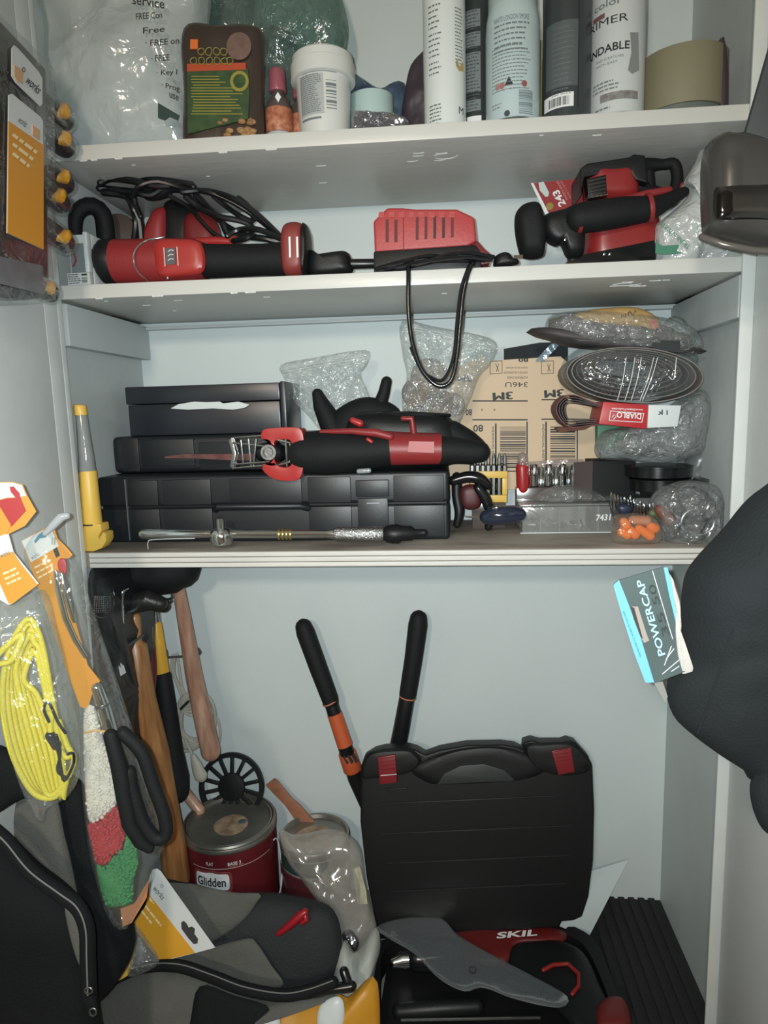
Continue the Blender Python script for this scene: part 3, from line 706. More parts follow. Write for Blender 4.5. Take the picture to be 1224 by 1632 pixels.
# battery charger
Y = .055
t = T('battery_charger', 'red battery charger with vent slots on a black base, middle of the shelf', 'charger')
top = t.part('housing', prism(YP(Y-.035), [(595, 352), (617, 331), (640, 331), (662, 333), (728, 333), (756, 346), (760, 384), (745, 392), (690, 396), (597, 402)], 0, .075), mat('charger_red', (168, 58, 60), .45, bump=.15, bscale=250), bevel=.0035, bseg=3)
t.part('side_wing', sit(prism(YP(Y-.028), [(744, 388), (761, 383), (772, 396), (782, 404), (780, 420), (750, 424)], 0, .05), z2), DRED, bevel=.002)
t.part('base', sit(prism(YP(Y-.036), [(595, 400), (690, 394), (758, 389), (766, 400), (768, 434), (700, 442), (596, 446)], 0, .078), z2), BLK, bevel=.003)
SLOT = mat('slot_dark', (92, 26, 28), .6)
for u in (617, 631): t.part('vent_slot', prism(YP(Y-.0352), [(u-2.5, 350), (u+2.5, 350), (u+2.5, 386), (u-2.5, 386)], .0006, .002), SLOT, parent=top)
for i, u in enumerate((665, 679, 693, 707, 721)): t.part('vent_slot', prism(YP(Y-.0352), [(u-2.3, 346-i*.8), (u+2.3, 346-i*.8), (u+2, 382-i), (u-2.5, 382-i)], .0006, .002), SLOT if i not in (2, 3) else mat('slot_black', (52, 26, 26), .6), parent=top)
for a, b in (((643, 344), (643, 400)), ): t.part('seam', prism(YP(Y-.0352), [(a[0]-.7, a[1]), (a[0]+.7, a[1]), (b[0]+.7, b[1]), (b[0]-.7, b[1])], .0004, .001), SLOT, parent=top)
for i in range(8):
    u = 608+i*16; t.part('rib', prism(YP(Y-.0352), [(u-4, 338), (u+4, 338), (u+5, 347), (u-5, 347)], .0012, .001), MATS['charger_red'], parent=top)
m = M(); rnd = random.Random(2)
for i in range(7):
    a = rnd.uniform(598, 640); b = rnd.uniform(720, 790); dv = rnd.uniform(-3, 6)
    m += wire([YP(Y-.05)(a, 428+dv*.4), YP(Y-.048-.003*i)((a*2+b)/3, 416+dv), YP(Y-.05-.002*i)((a+b*2)/3, 408+dv+rnd.uniform(-4, 4)), YP(Y-.048)(b, 412+dv)], .0028, 30, 8)
fr = lambda u, v: YP(-.007)(u, v)
m += wire([YP(.02)(652, 420), YP(-.002)(651, 424), fr(651, 440), fr(651, 490), fr(656, 540), fr(670, 585), fr(690, 610), fr(706, 615), fr(720, 604), fr(728, 570), fr(733, 520), fr(738, 470), fr(746, 436), YP(-.002)(753, 421), YP(.02)(757, 414)], .0031, 110, 10)
m += wire([fr(655, 555), fr(672, 590), fr(690, 603), fr(704, 606), fr(716, 590), fr(724, 560), fr(729, 505), fr(735, 460), fr(744, 432), YP(.0)(749, 421)], .0022, 80, 8)
t.part('power_cord', m, mat('cord_gloss', (24, 26, 28), .16))
pg = t.part('plug', sit(puff(YP(.03), [(786, 420), (790, 408), (802, 402), (812, 404), (818, 412), (826, 414), (824, 422), (790, 426)], .01, .01, e=3, N=30, K=5), z2), BLK)
for dy in (-.003, .004): t.part('prong', boxc(YP(.03+dy)(826, 409), (.012, .0015, .004)), CHR, parent=pg)

# belt sander with grip
Y = .10
t = T('belt_sander', 'large red and black power sander with side grip and round knob on the right', 'power tool')
t.part('top_cover', prism(YP(Y-.03), [(926, 312), (925, 268), (936, 260), (970, 255), (1003, 250), (1010, 245), (1028, 247), (1031, 262), (1033, 292), (1012, 286), (1006, 274), (970, 275), (932, 282)], 0, .07), BLK, bevel=.004, bseg=3)
h = t.part('motor_housing', sit(puff(YP(Y), [(934, 276), (968, 272), (1004, 270), (1012, 284), (1012, 320), (960, 326), (932, 322)], .032, .03, e=5, N=50, K=7), z2), mat('sander_red', (138, 40, 40), .35))
vp = t.part('vent', prism(YP(Y-.034), [(935, 285), (966, 278), (968, 312), (938, 316)], .0, .02), BLK, bevel=.001, parent=h)
for k in range(5): t.part('vent_slat', tube([YP(Y-.035)(938, 289+k*6), YP(Y-.035)(965, 283+k*6)], .001, 6), mat('slat_grey', (64, 62, 60), .35), parent=h)
for k in range(4): t.part('seam_light', tube([YP(Y-.0335)(942+k*7, 314-k), YP(Y-.0335)(947+k*7, 312.8-k)], .0006, 6), mat('tan_edge', (150, 120, 106), .4), parent=h)
# rear D-handle with opening
t.part('rear_handle', tpx([(1016, 270, Y, 16), (1034, 264, Y, 11), (1058, 262, Y, 8), (1074, 262, Y, 9), (1079, 280, Y, 9), (1076, 300, Y, 10), (1062, 308, Y, 9), (1036, 306, Y, 11), (1018, 298, Y, 16)], 16, smooth=50), BLKR)
t.part('handle_web', tpx([(1032, 268, Y, 9), (1034, 286, Y, 9), (1034, 300, Y, 10)], 14), BLKR)
t.part('handle_trim', tpx([(988, 320, Y-.03, 6), (1030, 310, Y-.03, 7), (1066, 303, Y-.03, 6)], 12), RED)
t.part('rear_cap', sit(puff(YP(Y+.004), [(1076, 296), (1090, 290), (1098, 300), (1092, 312), (1078, 316)], .014, .014, e=3, N=26, K=4), z2), RED)
t.part('lower_body', sit(puff(YP(Y), [(934, 330), (970, 316), (1030, 316), (1045, 340), (1046, 400), (1020, 424), (940, 430), (930, 380)], .036, .034, e=6, N=56, K=7), z2), MATS['sander_red'])
t.part('belt_base', sit(prism(YP(Y-.036), [(905, 414), (935, 404), (1044, 382), (1047, 432), (905, 440)], 0, .07), z2), BLKG, bevel=.002)
for u in (963, 972): t.part('screw', lathe(YP(Y-.038)(u, 405), (0, -1, 0), [(.0016, 0), (.0016, .001), (.0004, .0014)], 10), CHR)
t.part('side_grip', tpx([(924, 348, Y-.052, 23), (960, 343, Y-.052, 24), (1000, 337, Y-.05, 23), (1036, 332, Y-.048, 20), (1060, 322, Y-.045, 13), (1090, 306, Y-.04, 8)], 24, smooth=30), BLKR)
t.part('grip_ring', tpx([(1030, 333, Y-.048, 23), (1037, 331.5, Y-.048, 23)], 24, caps='flat'), RED, bevel=.0008)
t.part('grip_ring', tpx([(918, 351, Y-.052, 20), (925, 350, Y-.052, 22)], 24, caps='flat'), RED, bevel=.0008)
t.part('clamp_block', sit(puff(YP(Y-.035), [(866, 344), (898, 334), (918, 326), (928, 340), (932, 380), (928, 408), (906, 412), (894, 390), (884, 392), (870, 384), (860, 366)], .02, .02, e=5, N=50, K=6), z2), BLK)
t.part('clamp_leg', sit(prism(YP(Y-.02), [(905, 396), (926, 392), (932, 438), (906, 438)], .008, .01), z2), BLK, bevel=.001)
t.part('clamp_clip', tpx([(911, 396, Y-.045, 1.4), (921, 398, Y-.045, 1.4), (919, 388, Y-.045, 1.4)], 6), WINK)
t.part('screw', lathe(YP(Y-.056)(901, 382), (0, -1, 0), [(.0018, 0), (.0018, .001), (.0004, .0014)], 10), CHR)
t.part('knob', sit(puff(YP(Y-.05), [(822, 340), (834, 327), (856, 324), (864, 342), (870, 368), (868, 396), (862, 410), (834, 411), (825, 392), (820, 360)], .027, .027, e=4, N=50, K=8), z2), BLKR)
# red hang tag
t = T('hang_tag', 'red hang tag printed 243 with white edge behind the power sander', 'tag')
P = YP(.155)
t.part('card', prism(P, [(846, 292), (934, 284), (934, 372), (880, 366)], .0006, .0006), WINK)
t.part('red_face', prism(P, [(850, 292), (934, 284), (934, 362), (875, 341)], .0012, -.0007), mat('tag_red', (146, 42, 44), .45))
t.part('hanger_slot', prism(P, [(858, 292), (866, 290), (875, 308), (873, 314), (869, 314), (860, 304)], .0016, -.0013), mat('slot_pale', (188, 206, 204), .5))
m = textpx(P, '243', (902, 326), (890, 302), 12, .0018, .03); t.part('number', m, WINK)
m = textpx(P, 'FINISH SAND', (905, 318), (889, 288), 3.4, .0018, .02); m2 = textpx(P, 'MADE TO SAND', (911, 316), (895, 288), 3.4, .0018, .02); m += m2; t.part('fine_print', m, mat('pink_ink', (190, 130, 130), .5))
t.part('yellow_spot', lathe(P(876, 329, .0012), (0, -1, 0), [(.0052, 0), (.0052, .0006), (.001, .0007)], 20), mat('yellow_ink', (176, 164, 74)))

# white bag with green print
t = T('plastic_bag', 'crumpled white plastic bag with green print at the right end of the middle shelf', 'bag')
WB = film('white_bag', (208, 212, 210), body=.72, gloss=.10, rough=.18, bump=.9, bscale=30)
t.part('bag_skin', sit(puff(YP(.07), [(1121, 238), (1112, 254), (1102, 270), (1090, 292), (1100, 306), (1084, 326), (1058, 348), (1044, 362), (1044, 400), (1050, 436), (1120, 438), (1186, 430), (1190, 400), (1168, 350), (1140, 300)], .03, .03, e=4, N=80, K=12, amp=.008, freq=32, seed=21, fold=.6), z2), WB)
P = YP(.034)
t.part('green_lettering', textpx(P, "TRUNK'N PARTY", (1100, 392), (1054, 352), 8, .002, .01), mat('green_ink', (70, 128, 104), .5))
t.part('green_patch', prism(P, [(1045, 386), (1056, 392), (1082, 390), (1078, 400), (1088, 404), (1060, 406), (1044, 404)], .001, .0), mat('green_ink', (70, 128, 104)))
# ------------------------------------------------------------------ plywood shelf
zs = Z3+.0005
CASE = mat('case_plastic', (26, 30, 34), .42, bump=.04, bscale=500)
def ux(u, v, y): return YP(y)(u, v).x
def vz(v, u, y): return YP(y)(u, v).z
# big case
yf = .075; zt = vz(756, 400, yf)
t = T('tool_case', 'large black moulded tool case lying flat, bottom of the stack of cases', 'case')
x0, x1 = ux(158, 800, yf), ux(716, 800, yf)
zm = (zs+zt)/2+.004
b = t.part('lower_shell', box(x0, x1, yf, D-.012, zs, zm-.0008), CASE, bevel=.006, bseg=3)
l = t.part('lid', box(x0, x1, yf, D-.012, zm+.0008, zt), CASE, bevel=.006, bseg=3)
t.part('hinge_line', box(x0+.004, x1-.004, yf+.003, D-.015, zm-.0014, zm+.0014), BLK)
for a, c, za, zb2 in ((207, 254, .28, .92), (262, 338, .12, .9), (368, 482, .45, .95), (492, 560, .05, .85), (628, 708, .1, .9)):
    for par, zz0, zz1 in ((l, zm+.003, zt-.006), (b, zs+.006, zm-.003)):
        if a == 368 and par is b: continue
        t.part('raised_panel', box(ux(a, 800, yf), ux(c, 800, yf), yf-.004, yf+.004, zz0+(zz1-zz0)*.0, zz1), CASE, bevel=.0012, parent=par)
t.part('vertical_rib', box(ux(202, 800, yf), ux(203.5, 800, yf), yf-.003, yf+.004, zs+.004, zt-.004), mat('rib_grey', (90, 94, 98), .4), bevel=.0004)
hd = t.part('carry_handle', tube([Vector((ux(340, 800, yf-.01), yf-.001, zm-.005)), Vector((ux(350, 800, yf), yf-.010, zm+.0)), Vector((ux(480, 800, yf), yf-.010, zm+.0)), Vector((ux(492, 800, yf), yf-.001, zm-.005))], .0055, 10), CASE)
lt = t.part('latch', box(ux(569, 800, yf), ux(621, 800, yf), yf-.012, yf-.0042, vz(790, 600, yf), vz(764, 600, yf)), CASE, bevel=.0012)
t.part('latch_tongue', box(ux(571, 800, yf), ux(619, 800, yf), yf-.010, yf-.0042, vz(846, 600, yf-.01), vz(793, 600, yf)), CASE, bevel=.0012)
t.part('latch_slot', box(ux(586, 800, yf), ux(606, 800, yf), yf-.0128, yf-.012, vz(801, 600, yf), vz(799.4, 600, yf)), mat('pale_line', (170, 176, 178), .3), parent=lt)
zc1 = zt
# second case
y2 = .128; z2t = vz(691, 400, y2)
t = T('tool_case', 'black round-ended tool case in the middle of the stack of cases', 'case')
t.part('shell', box(ux(178, 720, y2), ux(520, 720, y2), y2, D-.014, zc1+.0006, z2t), CASE, bevel=.011, bseg=4)
t.part('end_block', box(ux(196, 720, y2), ux(222, 720, y2), y2-.003, y2+.003, zc1+.004, z2t-.003), CASE, bevel=.001)
t.part('face_panel', box(ux(226, 720, y2), ux(310, 720, y2), y2-.0035, y2+.003, zc1+.012, z2t-.006), CASE, bevel=.0012)
t.part('face_panel', box(ux(318, 720, y2), ux(480, 720, y2), y2-.0035, y2+.003, zc1+.004, z2t-.012), CASE, bevel=.0012)
# top box
y3 = .135; z3t = vz(613, 330, y3)
t = T('tool_case', 'black plastic box with torn white paper in its slot, topmost of the cases', 'case')
x0, x1 = ux(204, 650, y3), ux(446, 650, y3); zmid = vz(641, 330, y3)
t.part('tray', box(x0, x1, y3, D-.02, z2t+.0006, zmid-.001), mat('box_black', (32, 36, 43), .32), bevel=.002)
t.part('lid', box(x0-.002, x1+.001, y3-.002, D-.019, zmid, z3t), MATS['box_black'], bevel=.002)
t.part('end_cap', box(x1+.0015, ux(456, 650, y3), y3-.001, D-.021, z2t+.0006, z3t+.0015), MATS['box_black'], bevel=.002)
t.part('torn_paper', prism(YP(y3-.004), [(272, 651), (285, 644), (310, 640), (330, 641), (350, 640), (356, 643), (380, 640), (398, 645), (390, 650), (372, 653), (340, 651), (318, 652), (300, 653)], .0008, .0015), mat('torn_white', (205, 212, 212), .6), bevel=.0002)

# yellow emergency light
t = T('inspection_light', 'yellow and clear upright flashlight with hooked foot leaning on the left jamb', 'flashlight')
Y = .018
t.part('cap', tpx([(127, 645, Y, 9), (127, 648, Y, 10), (129, 662, Y, 10.5)], 20, caps='flat'), YEL, bevel=.001)
t.part('clear_barrel', tpx([(130, 662, Y, 9), (133, 690, Y, 10), (137, 725, Y, 12), (139, 750, Y, 13.5)], 20), mat('smoky_clear', (134, 138, 138), .12, bump=.4, bscale=40))
t.part('handle', tpx([(140, 750, Y, 13.5), (143, 790, Y, 14.5), (147, 834, Y, 15.5)], 24, caps='flat'), YEL, bevel=.001)
t.part('seam_ring', tpx([(147, 834, Y, 15), (147.2, 836, Y, 15)], 24, caps='flat'), INK)
ft = t.part('hook_foot', sit(prism(YP(Y-.012), [(132, 836), (160, 835), (162, 846), (156, 856), (158, 860), (163, 848), (168, 850), (169, 862), (162, 874), (150, 884), (134, 886)], 0, .024), zs), YEL, bevel=.002)

# reciprocating saw
Y = .075
t = T('reciprocating_saw', 'red and black reciprocating saw with long rusty blade on the cases', 'power tool')
t.part('blade', prism(YP(Y), [(262, 728), (290, 724), (405, 723), (405, 734), (360, 733), (300, 730), (264, 730)], .0008, .0008), mat('rusty_steel', (128, 88, 84), .35, metal=.6, var=.4, vscale=60))
m = M()
for a, b in (((372, 698), (420, 694)), ((374, 746), (420, 742)), ((372, 698), (380, 722)), ((380, 722), (374, 746)), ((384, 702), (388, 740)), ((396, 700), (400, 742)), ((408, 700), (404, 742)), ((372, 706), (430, 712)), ((374, 740), (430, 736)), ((420, 694), (436, 700)), ((420, 742), (440, 744))):
    m += tube([YP(Y-.02)(*a), YP(Y-.016)(*b)], .0017, 8)
t.part('shoe_frame', m, STL)
t.part('shoe_plate', prism(YP(Y-.005), [(368, 702), (374, 696), (380, 722), (376, 748), (370, 742), (374, 722)], .012, .02), STL, bevel=.001)
t.part('blade_clamp', tpx([(420, 721, Y-.006, 15), (428, 721, Y-.006, 17), (440, 721, Y-.006, 17)], 20), BLKG)
t.part('clamp_ring', lathe(YP(Y-.026)(428, 721), (0, -1, 0), [(.0115, -.002), (.0125, 0), (.0115, .002), (.008, .002), (.006, 0)], 24), STL)
m = M()
for a, b in (((440, 700), (462, 706)), ((440, 742), (462, 736)), ((462, 706), (466, 722)), ((466, 722), (462, 736)), ((456, 700), (458, 744))): m += tube([YP(Y-.022)(*a), YP(Y-.022)(*b)], .0018, 8)
t.part('guide_rods', m, CHR)
# red nose ring
rp = [(424, 690), (440, 682), (470, 681), (482, 690), (486, 722), (482, 756), (468, 764), (440, 760), (424, 748)]
ri = [(438, 702), (446, 698), (462, 698), (468, 706), (470, 722), (468, 738), (460, 744), (446, 742), (440, 736)]
def ringplate(pl, outer, inner, hf, hb, n=40):
    o = outl(outer, n); i = outl(inner, n)
    v = [pl(*p)+pl.n*hf for p in o]+[pl(*p)+pl.n*hf for p in i]+[pl(*p)-pl.n*hb for p in o]+[pl(*p)-pl.n*hb for p in i]
    f = []
    for k in range(n):
        j = (k+1) % n
        f += [(k, j, n+j, n+k), (2*n+k, 3*n+k, 3*n+j, 2*n+j), (k, 2*n+k, 2*n+j, j), (n+k, n+j, 3*n+j, 3*n+k)]
    return M().add(v, f)
t.part('nose_guard', ringplate(YP(Y-.012), [(420, 690), (428, 683), (470, 681), (484, 688), (487, 722), (483, 756), (470, 765), (440, 762), (422, 748), (425, 738), (432, 740), (434, 702), (421, 700)], [(440, 704), (446, 700), (462, 700), (468, 706), (470, 722), (468, 738), (460, 744), (446, 742), (441, 736), (440, 730), (440, 722), (440, 714), (440, 708)], .012, .02, 60), mat('red_bright', (172, 46, 44), .35), bevel=.001)
t.part('grip_boot', tpx([(484, 722, Y, 33), (500, 722, Y, 36), (540, 721, Y, 34), (580, 719, Y, 29), (622, 716, Y, 26)], 28, smooth=16), BLKR)
bd = t.part('motor_housing', tpx([(614, 716, Y, 26), (660, 716, Y, 25), (704, 716, Y, 24)], 28, caps='flat'), mat('red_plastic', (150, 38, 38)))
t.part('spec_label', prism(YP(Y-.0255), [(652, 703), (692, 704), (692, 722), (650, 720)], .0012, .002), mat('label_pinkish', (172, 82, 80), .45), parent=bd)
t.part('rear_handle', tpx([(704, 718, Y, 23), (730, 718, Y, 21), (750, 720, Y, 20), (764, 720, Y, 17)], 24), BLKR)
t.part('top_rail', tpx([(512, 688, Y-.012, 3.5), (560, 687, Y-.016, 5), (600, 690, Y-.018, 7), (622, 696, Y-.018, 6)], 12), mat('red_plastic', (150, 38, 38)))
t.part('trigger_lock', tpx([(562, 670, Y, 5), (574, 675, Y, 6)], 12), mat('red_bright', (172, 46, 44)))
t.part('trigger', tpx([(586, 700, Y-.03, 3), (592, 704, Y-.03, 3)], 10), MATS['red_bright'])
t.part('lamp_lens', tpx([(572, 751, Y-.02, 4), (588, 750, Y-.02, 4)], 10), mat('lens_grey', (150, 156, 156), .15))

# black clamp with two upright prongs, and a second tool
Y = .16
t = T('pipe_clamp', 'matt black clamp with two upright prongs behind the reciprocating saw', 'clamp')
t.part('left_prong', tpx([(506, 628, Y, 9), (512, 645, Y, 14), (524, 668, Y, 18), (534, 690, Y, 20)], 16), BLKR)
t.part('hub', puff(YP(Y), [(528, 664), (548, 645), (574, 634), (600, 634), (626, 644), (640, 660), (648, 700), (520, 706)], .022, .022, e=3, N=44, K=7), BLKR)
t.part('right_prong', tpx([(616, 608, Y, 8.5), (612, 626, Y, 9.5), (602, 655, Y, 12)], 16), BLKR)
Y = .13
t = T('oscillating_tool', 'black and red power tool lying behind the tail of the reciprocating saw', 'power tool')
t.part('body', puff(YP(Y), [(560, 664), (640, 657), (705, 660), (722, 672), (736, 692), (744, 720), (700, 745), (560, 745)], .028, .028, e=4, N=50, K=7), BLK)
t.part('top_edge', tpx([(600, 660, Y-.01, 3), (650, 658, Y-.012, 3), (716, 662, Y-.01, 3)], 8), BLKG)
t.part('red_hook', tpx([(642, 667, Y-.03, 4), (656, 667, Y-.03, 5), (658, 680, Y-.03, 5), (660, 696, Y-.03, 5)], 10), mat('red_plastic', (150, 38, 38)))
t.part('handle', tpx([(720, 690, Y, 20), (742, 706, Y, 22), (756, 716, Y, 20)], 18), BLKR)
t.part('red_rail', tpx([(600, 690, Y-.03, 4), (650, 694, Y-.03, 5), (700, 694, Y-.03, 4)], 10), DRED)

# zip bags
def zipbag(t, pl, outline, zl, h=.006, amp=.006, seed=1, matl=None):
    t.part('bag_film', puff(pl, outline, h, h, e=3, N=60, K=10, amp=amp, freq=35, seed=seed, fold=.5), matl or CRK)
    for dv in (0, 4): t.part('zip_strip', wire([pl(u, v+dv, h*.4) for u, v in zl], .0008, 20, 6), mat('zip_white', (200, 208, 208), .25))
t = T('zip_bag', 'empty clear zip bag standing behind the case with torn paper', 'bag')
zipbag(t, YP(.19), [(447, 582), (500, 570), (584, 558), (585, 582), (575, 598), (590, 640), (560, 668), (520, 690), (490, 662), (466, 635), (454, 606)], [(450, 590), (515, 578), (582, 567)], seed=31)
t = T('zip_bag', 'clear zip bag of tan sanding discs under the hanging charger cord', 'bag')
zipbag(t, YP(.165), [(640, 512), (690, 520), (787, 542), (782, 580), (764, 600), (748, 640), (722, 690), (690, 700), (650, 690), (640, 640), (648, 600), (640, 560)], [(646, 520), (700, 530), (780, 552)], h=.012, seed=33)
for i, (u, v, r, c) in enumerate(((662, 625, 24, (124, 112, 98)), (700, 642, 22, (120, 108, 96)), (684, 600, 30, (132, 122, 108)), (672, 655, 28, (110, 98, 88)), (722, 645, 20, (138, 120, 98)))):
    p = YP(.172+.004*i)(u, v); d = T('sanding_disc', ('round tan sanding disc inside the zip bag, at its left', 'dark round sanding disc in the middle of the zip bag', 'pale upper sanding disc inside the zip bag under the cord', 'lowest brown sanding disc inside the zip bag', 'tan sanding disc at the right side of the zip bag')[i], 'disc', 'discs in the zip bag')
    d.part('disc', lathe(p, (.2*(i-2), -1, .25), [(.002, -.001), (r*mpp(p), -.001), (r*mpp(p), .001), (.002, .001)], 32), mat('disc_%d' % i, c, .8, var=.2, bump=.2), bevel=.0003)

# sandpaper pack
P = YP(.215)
TAN = mat('sandpaper_tan', (208, 184, 154), .6, bump=.15, bscale=60)
t = T('sandpaper_pack', 'tan sandpaper sheets with upside-down 3M print standing behind the bits', 'sandpaper')
s1 = t.part('sheet', prism(YP(.232), [(716, 592), (770, 566), (772, 782), (716, 782)], .001, .001), TAN)
s2 = t.part('sheet', prism(P, [(764, 576), (893, 568), (930, 600), (955, 640), (957, 780), (757, 780), (752, 640)], .001, .001), TAN)
def up(s, u1, u0, v, h, bold=.01, pl=P, dv=0):       # upside-down print; the heavy 3M is laid down four times, each a hair aside and higher
    m = M()
    for k in range(4 if s == '3M' else 1): m += textpx(pl, s, (u1-k*.8, v+.3*(k % 2)), (u0-k*.8, v+dv+.3*(k % 2)), h, .0016+k*.0002, bold)
    return m
m = up('3M', 817, 787, 624, 12, .02, dv=2); m += up('3M', 898, 869, 620, 12, .02, dv=2)
t.part('maker_print', m, INK, parent=s2)
m = up('80', 770, 754, 677, 11, .02); m += up('80', 842, 826, 571, 6, .03); m += up('80', 752, 742, 652, 10, .02, YP(.2305)); m += up('3M', 752, 730, 598, 10, .05, YP(.2305)); m += up('346U', 841, 805, 609, 8, .0)
t.part('number_print', m, INK, parent=s2)
m = M()
for s, u1, u0, v in (('HOJAS DE ALUMINIO', 841, 806, 584), ('OXYDE D ALUMINIUM', 841, 803, 592), ('ALUMINUM OXIDE', 841, 808, 600)): m += up(s, u1, u0, v, 3.6, .01)
m += textpx(P, 'INDIVIDUAL SHEETS', (784, 680), (784, 740), 3.5, .0016, .01); m += textpx(P, 'INDIVIDUAL SHEETS', (864, 676), (864, 738), 3.5, .0016, .01)
t.part('fine_print', m, INK, parent=s2)
fp = lambda a, b: P(a*1000, b*1000, .0016)
def r2(u0, u1, v0, v1): return strips(lambda a, b: P(a*1000, -b*1000, .0016), [(u0/1000, u1/1000, -v1/1000, -v0/1000)])
m = M()
for q in ((753, 841, 638, 640), (863, 905, 636, 638), (753, 841, 668, 670), (863, 920, 667, 669), (789, 791.5, 675, 770), (839, 841, 672, 745), (869, 871.5, 672, 745), (919, 921, 672, 745), (764, 920, 750, 752)): m += r2(*q)
t.part('rule', m, INK, parent=s2, kind='stuff')
for u0, u1 in ((797, 838), (877, 917)): t.part('barcode', bars(lambda a, b: P(a*1000, -b*1000, .0016), u0/1000, u1/1000, -.746, -.680, 30, int(u0), across=True), INK, parent=s2)
for u0 in (781, 863):
    m = M()
    for a, b in (((u0, 576), (u0+19, 575)), ((u0, 596), (u0+19, 595)), ((u0, 576), (u0, 596)), ((u0+19, 575), (u0+19, 595)), ((u0+9, 580), (u0+14, 592)), ((u0+14, 580), (u0+10, 592))): m += tube([P(*a, .0012), P(*b, .0012)], .0005, 5)
    t.part('pictogram', m, INK, parent=s2)
for u, v in ((768, 653), (788, 653)): t.part('punch_mark', lathe(P(u, v, .0011), (0, -1, 0), [(.0018, 0), (.0018, .0004), (.0004, .0006)], 10), mat('brown_mark', (150, 122, 92), .7), parent=s2)
t = T('sandpaper_sheet', 'dark abrasive sheet standing behind the tan sandpaper', 'sandpaper')
t.part('sheet', prism(YP(.238), [(803, 556), (860, 546), (905, 545), (905, 700), (803, 700)], .0008, .0008), mat('abrasive_dark', (40, 46, 50), .9, bump=.3, bscale=500))
t = T('paper_sheet', 'white paper corner showing left of the dark abrasive sheet', 'paper')
t.part('sheet', prism(YP(.244), [(740, 566), (804, 552), (806, 700), (742, 700)], .0005, .0005), mat('paper_white', (190, 200, 200), .7))
t = T('film_strip', 'bluish clear film strip leaning across the dark abrasive sheet', 'film')
t.part('film', prism(YP(.205), [(852, 576), (866, 576), (895, 546), (878, 548)], .0006, .0006), film('blue_film', (150, 175, 190), body=.5))
def band(pts, y0, y1, th=.0012, n=60, closed=True, wob=0):     # strip of belt: a path in pixels, running from depth y0 to y1
    ym = (y0+y1)/2; P = YP(ym); c = resample([tuple(P(u, v)) for u, v in pts], n, closed)
    k = len(c); v = []; f = []
    for i in range(k):
        a = c[i-1] if (closed or i) else c[0]; b = c[(i+1) % k] if (closed or i < k-1) else c[-1]
        t = (b-a).normalized(); nn = Vector((-t.z, 0, t.x))*th/2
        for y, s in ((y0, 1), (y0, -1), (y1, -1), (y1, 1)): v.append(Vector((c[i].x, y, c[i].z))+nn*s)
    for i in range(k if closed else k-1):
        j = (i+1) % k
        for q in range(4): f.append((4*i+q, 4*i+(q+1) % 4, 4*j+(q+1) % 4, 4*j+q))
    if not closed: f += [(0, 1, 2, 3), (4*k-4, 4*k-3, 4*k-2, 4*k-1)]
    return M().add(v, f)
GRIT = mat('grit_grey', (74, 70, 70), .8, bump=.3, bscale=400)
BKG = mat('belt_back', (128, 122, 118), .6, var=.2)
# stack of belts and discs in clear wrap
t = T('sanding_belt_pack', 'flattened stack of dark sanding belts in clear wrap, topmost of the abrasive pile', 'pack')
for i, (pts, c) in enumerate((([(838, 530), (866, 522), (960, 540), (1112, 556), (1116, 564), (1060, 562), (940, 556), (866, 540)], (66, 62, 62)),
                              ([(874, 520), (884, 506), (960, 512), (1080, 530), (1104, 540), (1090, 548), (960, 546), (884, 536)], (84, 78, 76)),
                              ([(868, 532), (940, 540), (1060, 546), (1114, 552), (1112, 560), (1040, 562), (920, 554), (876, 544)], (56, 54, 56)),
                              ([(878, 510), (930, 500), (1040, 516), (1078, 530), (1020, 532), (900, 522)], (96, 90, 86)))):
    t.part('belt', puff(YP(.12+.012*(i % 2)), pts, .028, .03, e=5, N=50, K=6, amp=.002, freq=40, seed=i), mat('belt_%d' % i, c, .6, var=.25, vscale=30, bump=.2))
t.part('clear_wrap', puff(YP(.125), [(868, 524), (884, 500), (960, 496), (1060, 508), (1104, 524), (1120, 552), (1100, 568), (1000, 562), (890, 546)], .038, .03, e=4, N=60, K=8, amp=.004, freq=40, seed=2, fold=.5), CRK)
t.part('dark_label', prism(YP(.088), [(1040, 542), (1084, 543), (1084, 562), (1040, 558)], .0006, .0006), INK)
t = T('kraft_packet', 'crumpled yellow-tan packet with handwritten marks on top of the abrasive pile', 'packet')
t.part('packet', puff(YP(.12), [(906, 506), (930, 496), (965, 491), (1010, 490), (1040, 502), (1054, 520), (1046, 530), (1000, 524), (940, 518)], .02, .02, e=4, N=50, K=7, amp=.003, freq=50, seed=3), mat('kraft_yellow', (186, 152, 96), .6, var=.2, bump=.3))
P = YP(.099)
m = M()
for s, a, b, h in (('nl1k', (990, 507), (1012, 504), 7), ('50', (1004, 514), (1014, 511), 6), ('4.3', (1000, 500), (1014, 498), 4)): m += textpx(P, s, a, b, h, .001)
t.part('handwriting', m, INK)
t.part('pink_spot', prism(P, [(1033, 512), (1042, 508), (1050, 520), (1044, 526), (1034, 520)], .0008, .0), mat('pink_patch', (180, 104, 84), .6))

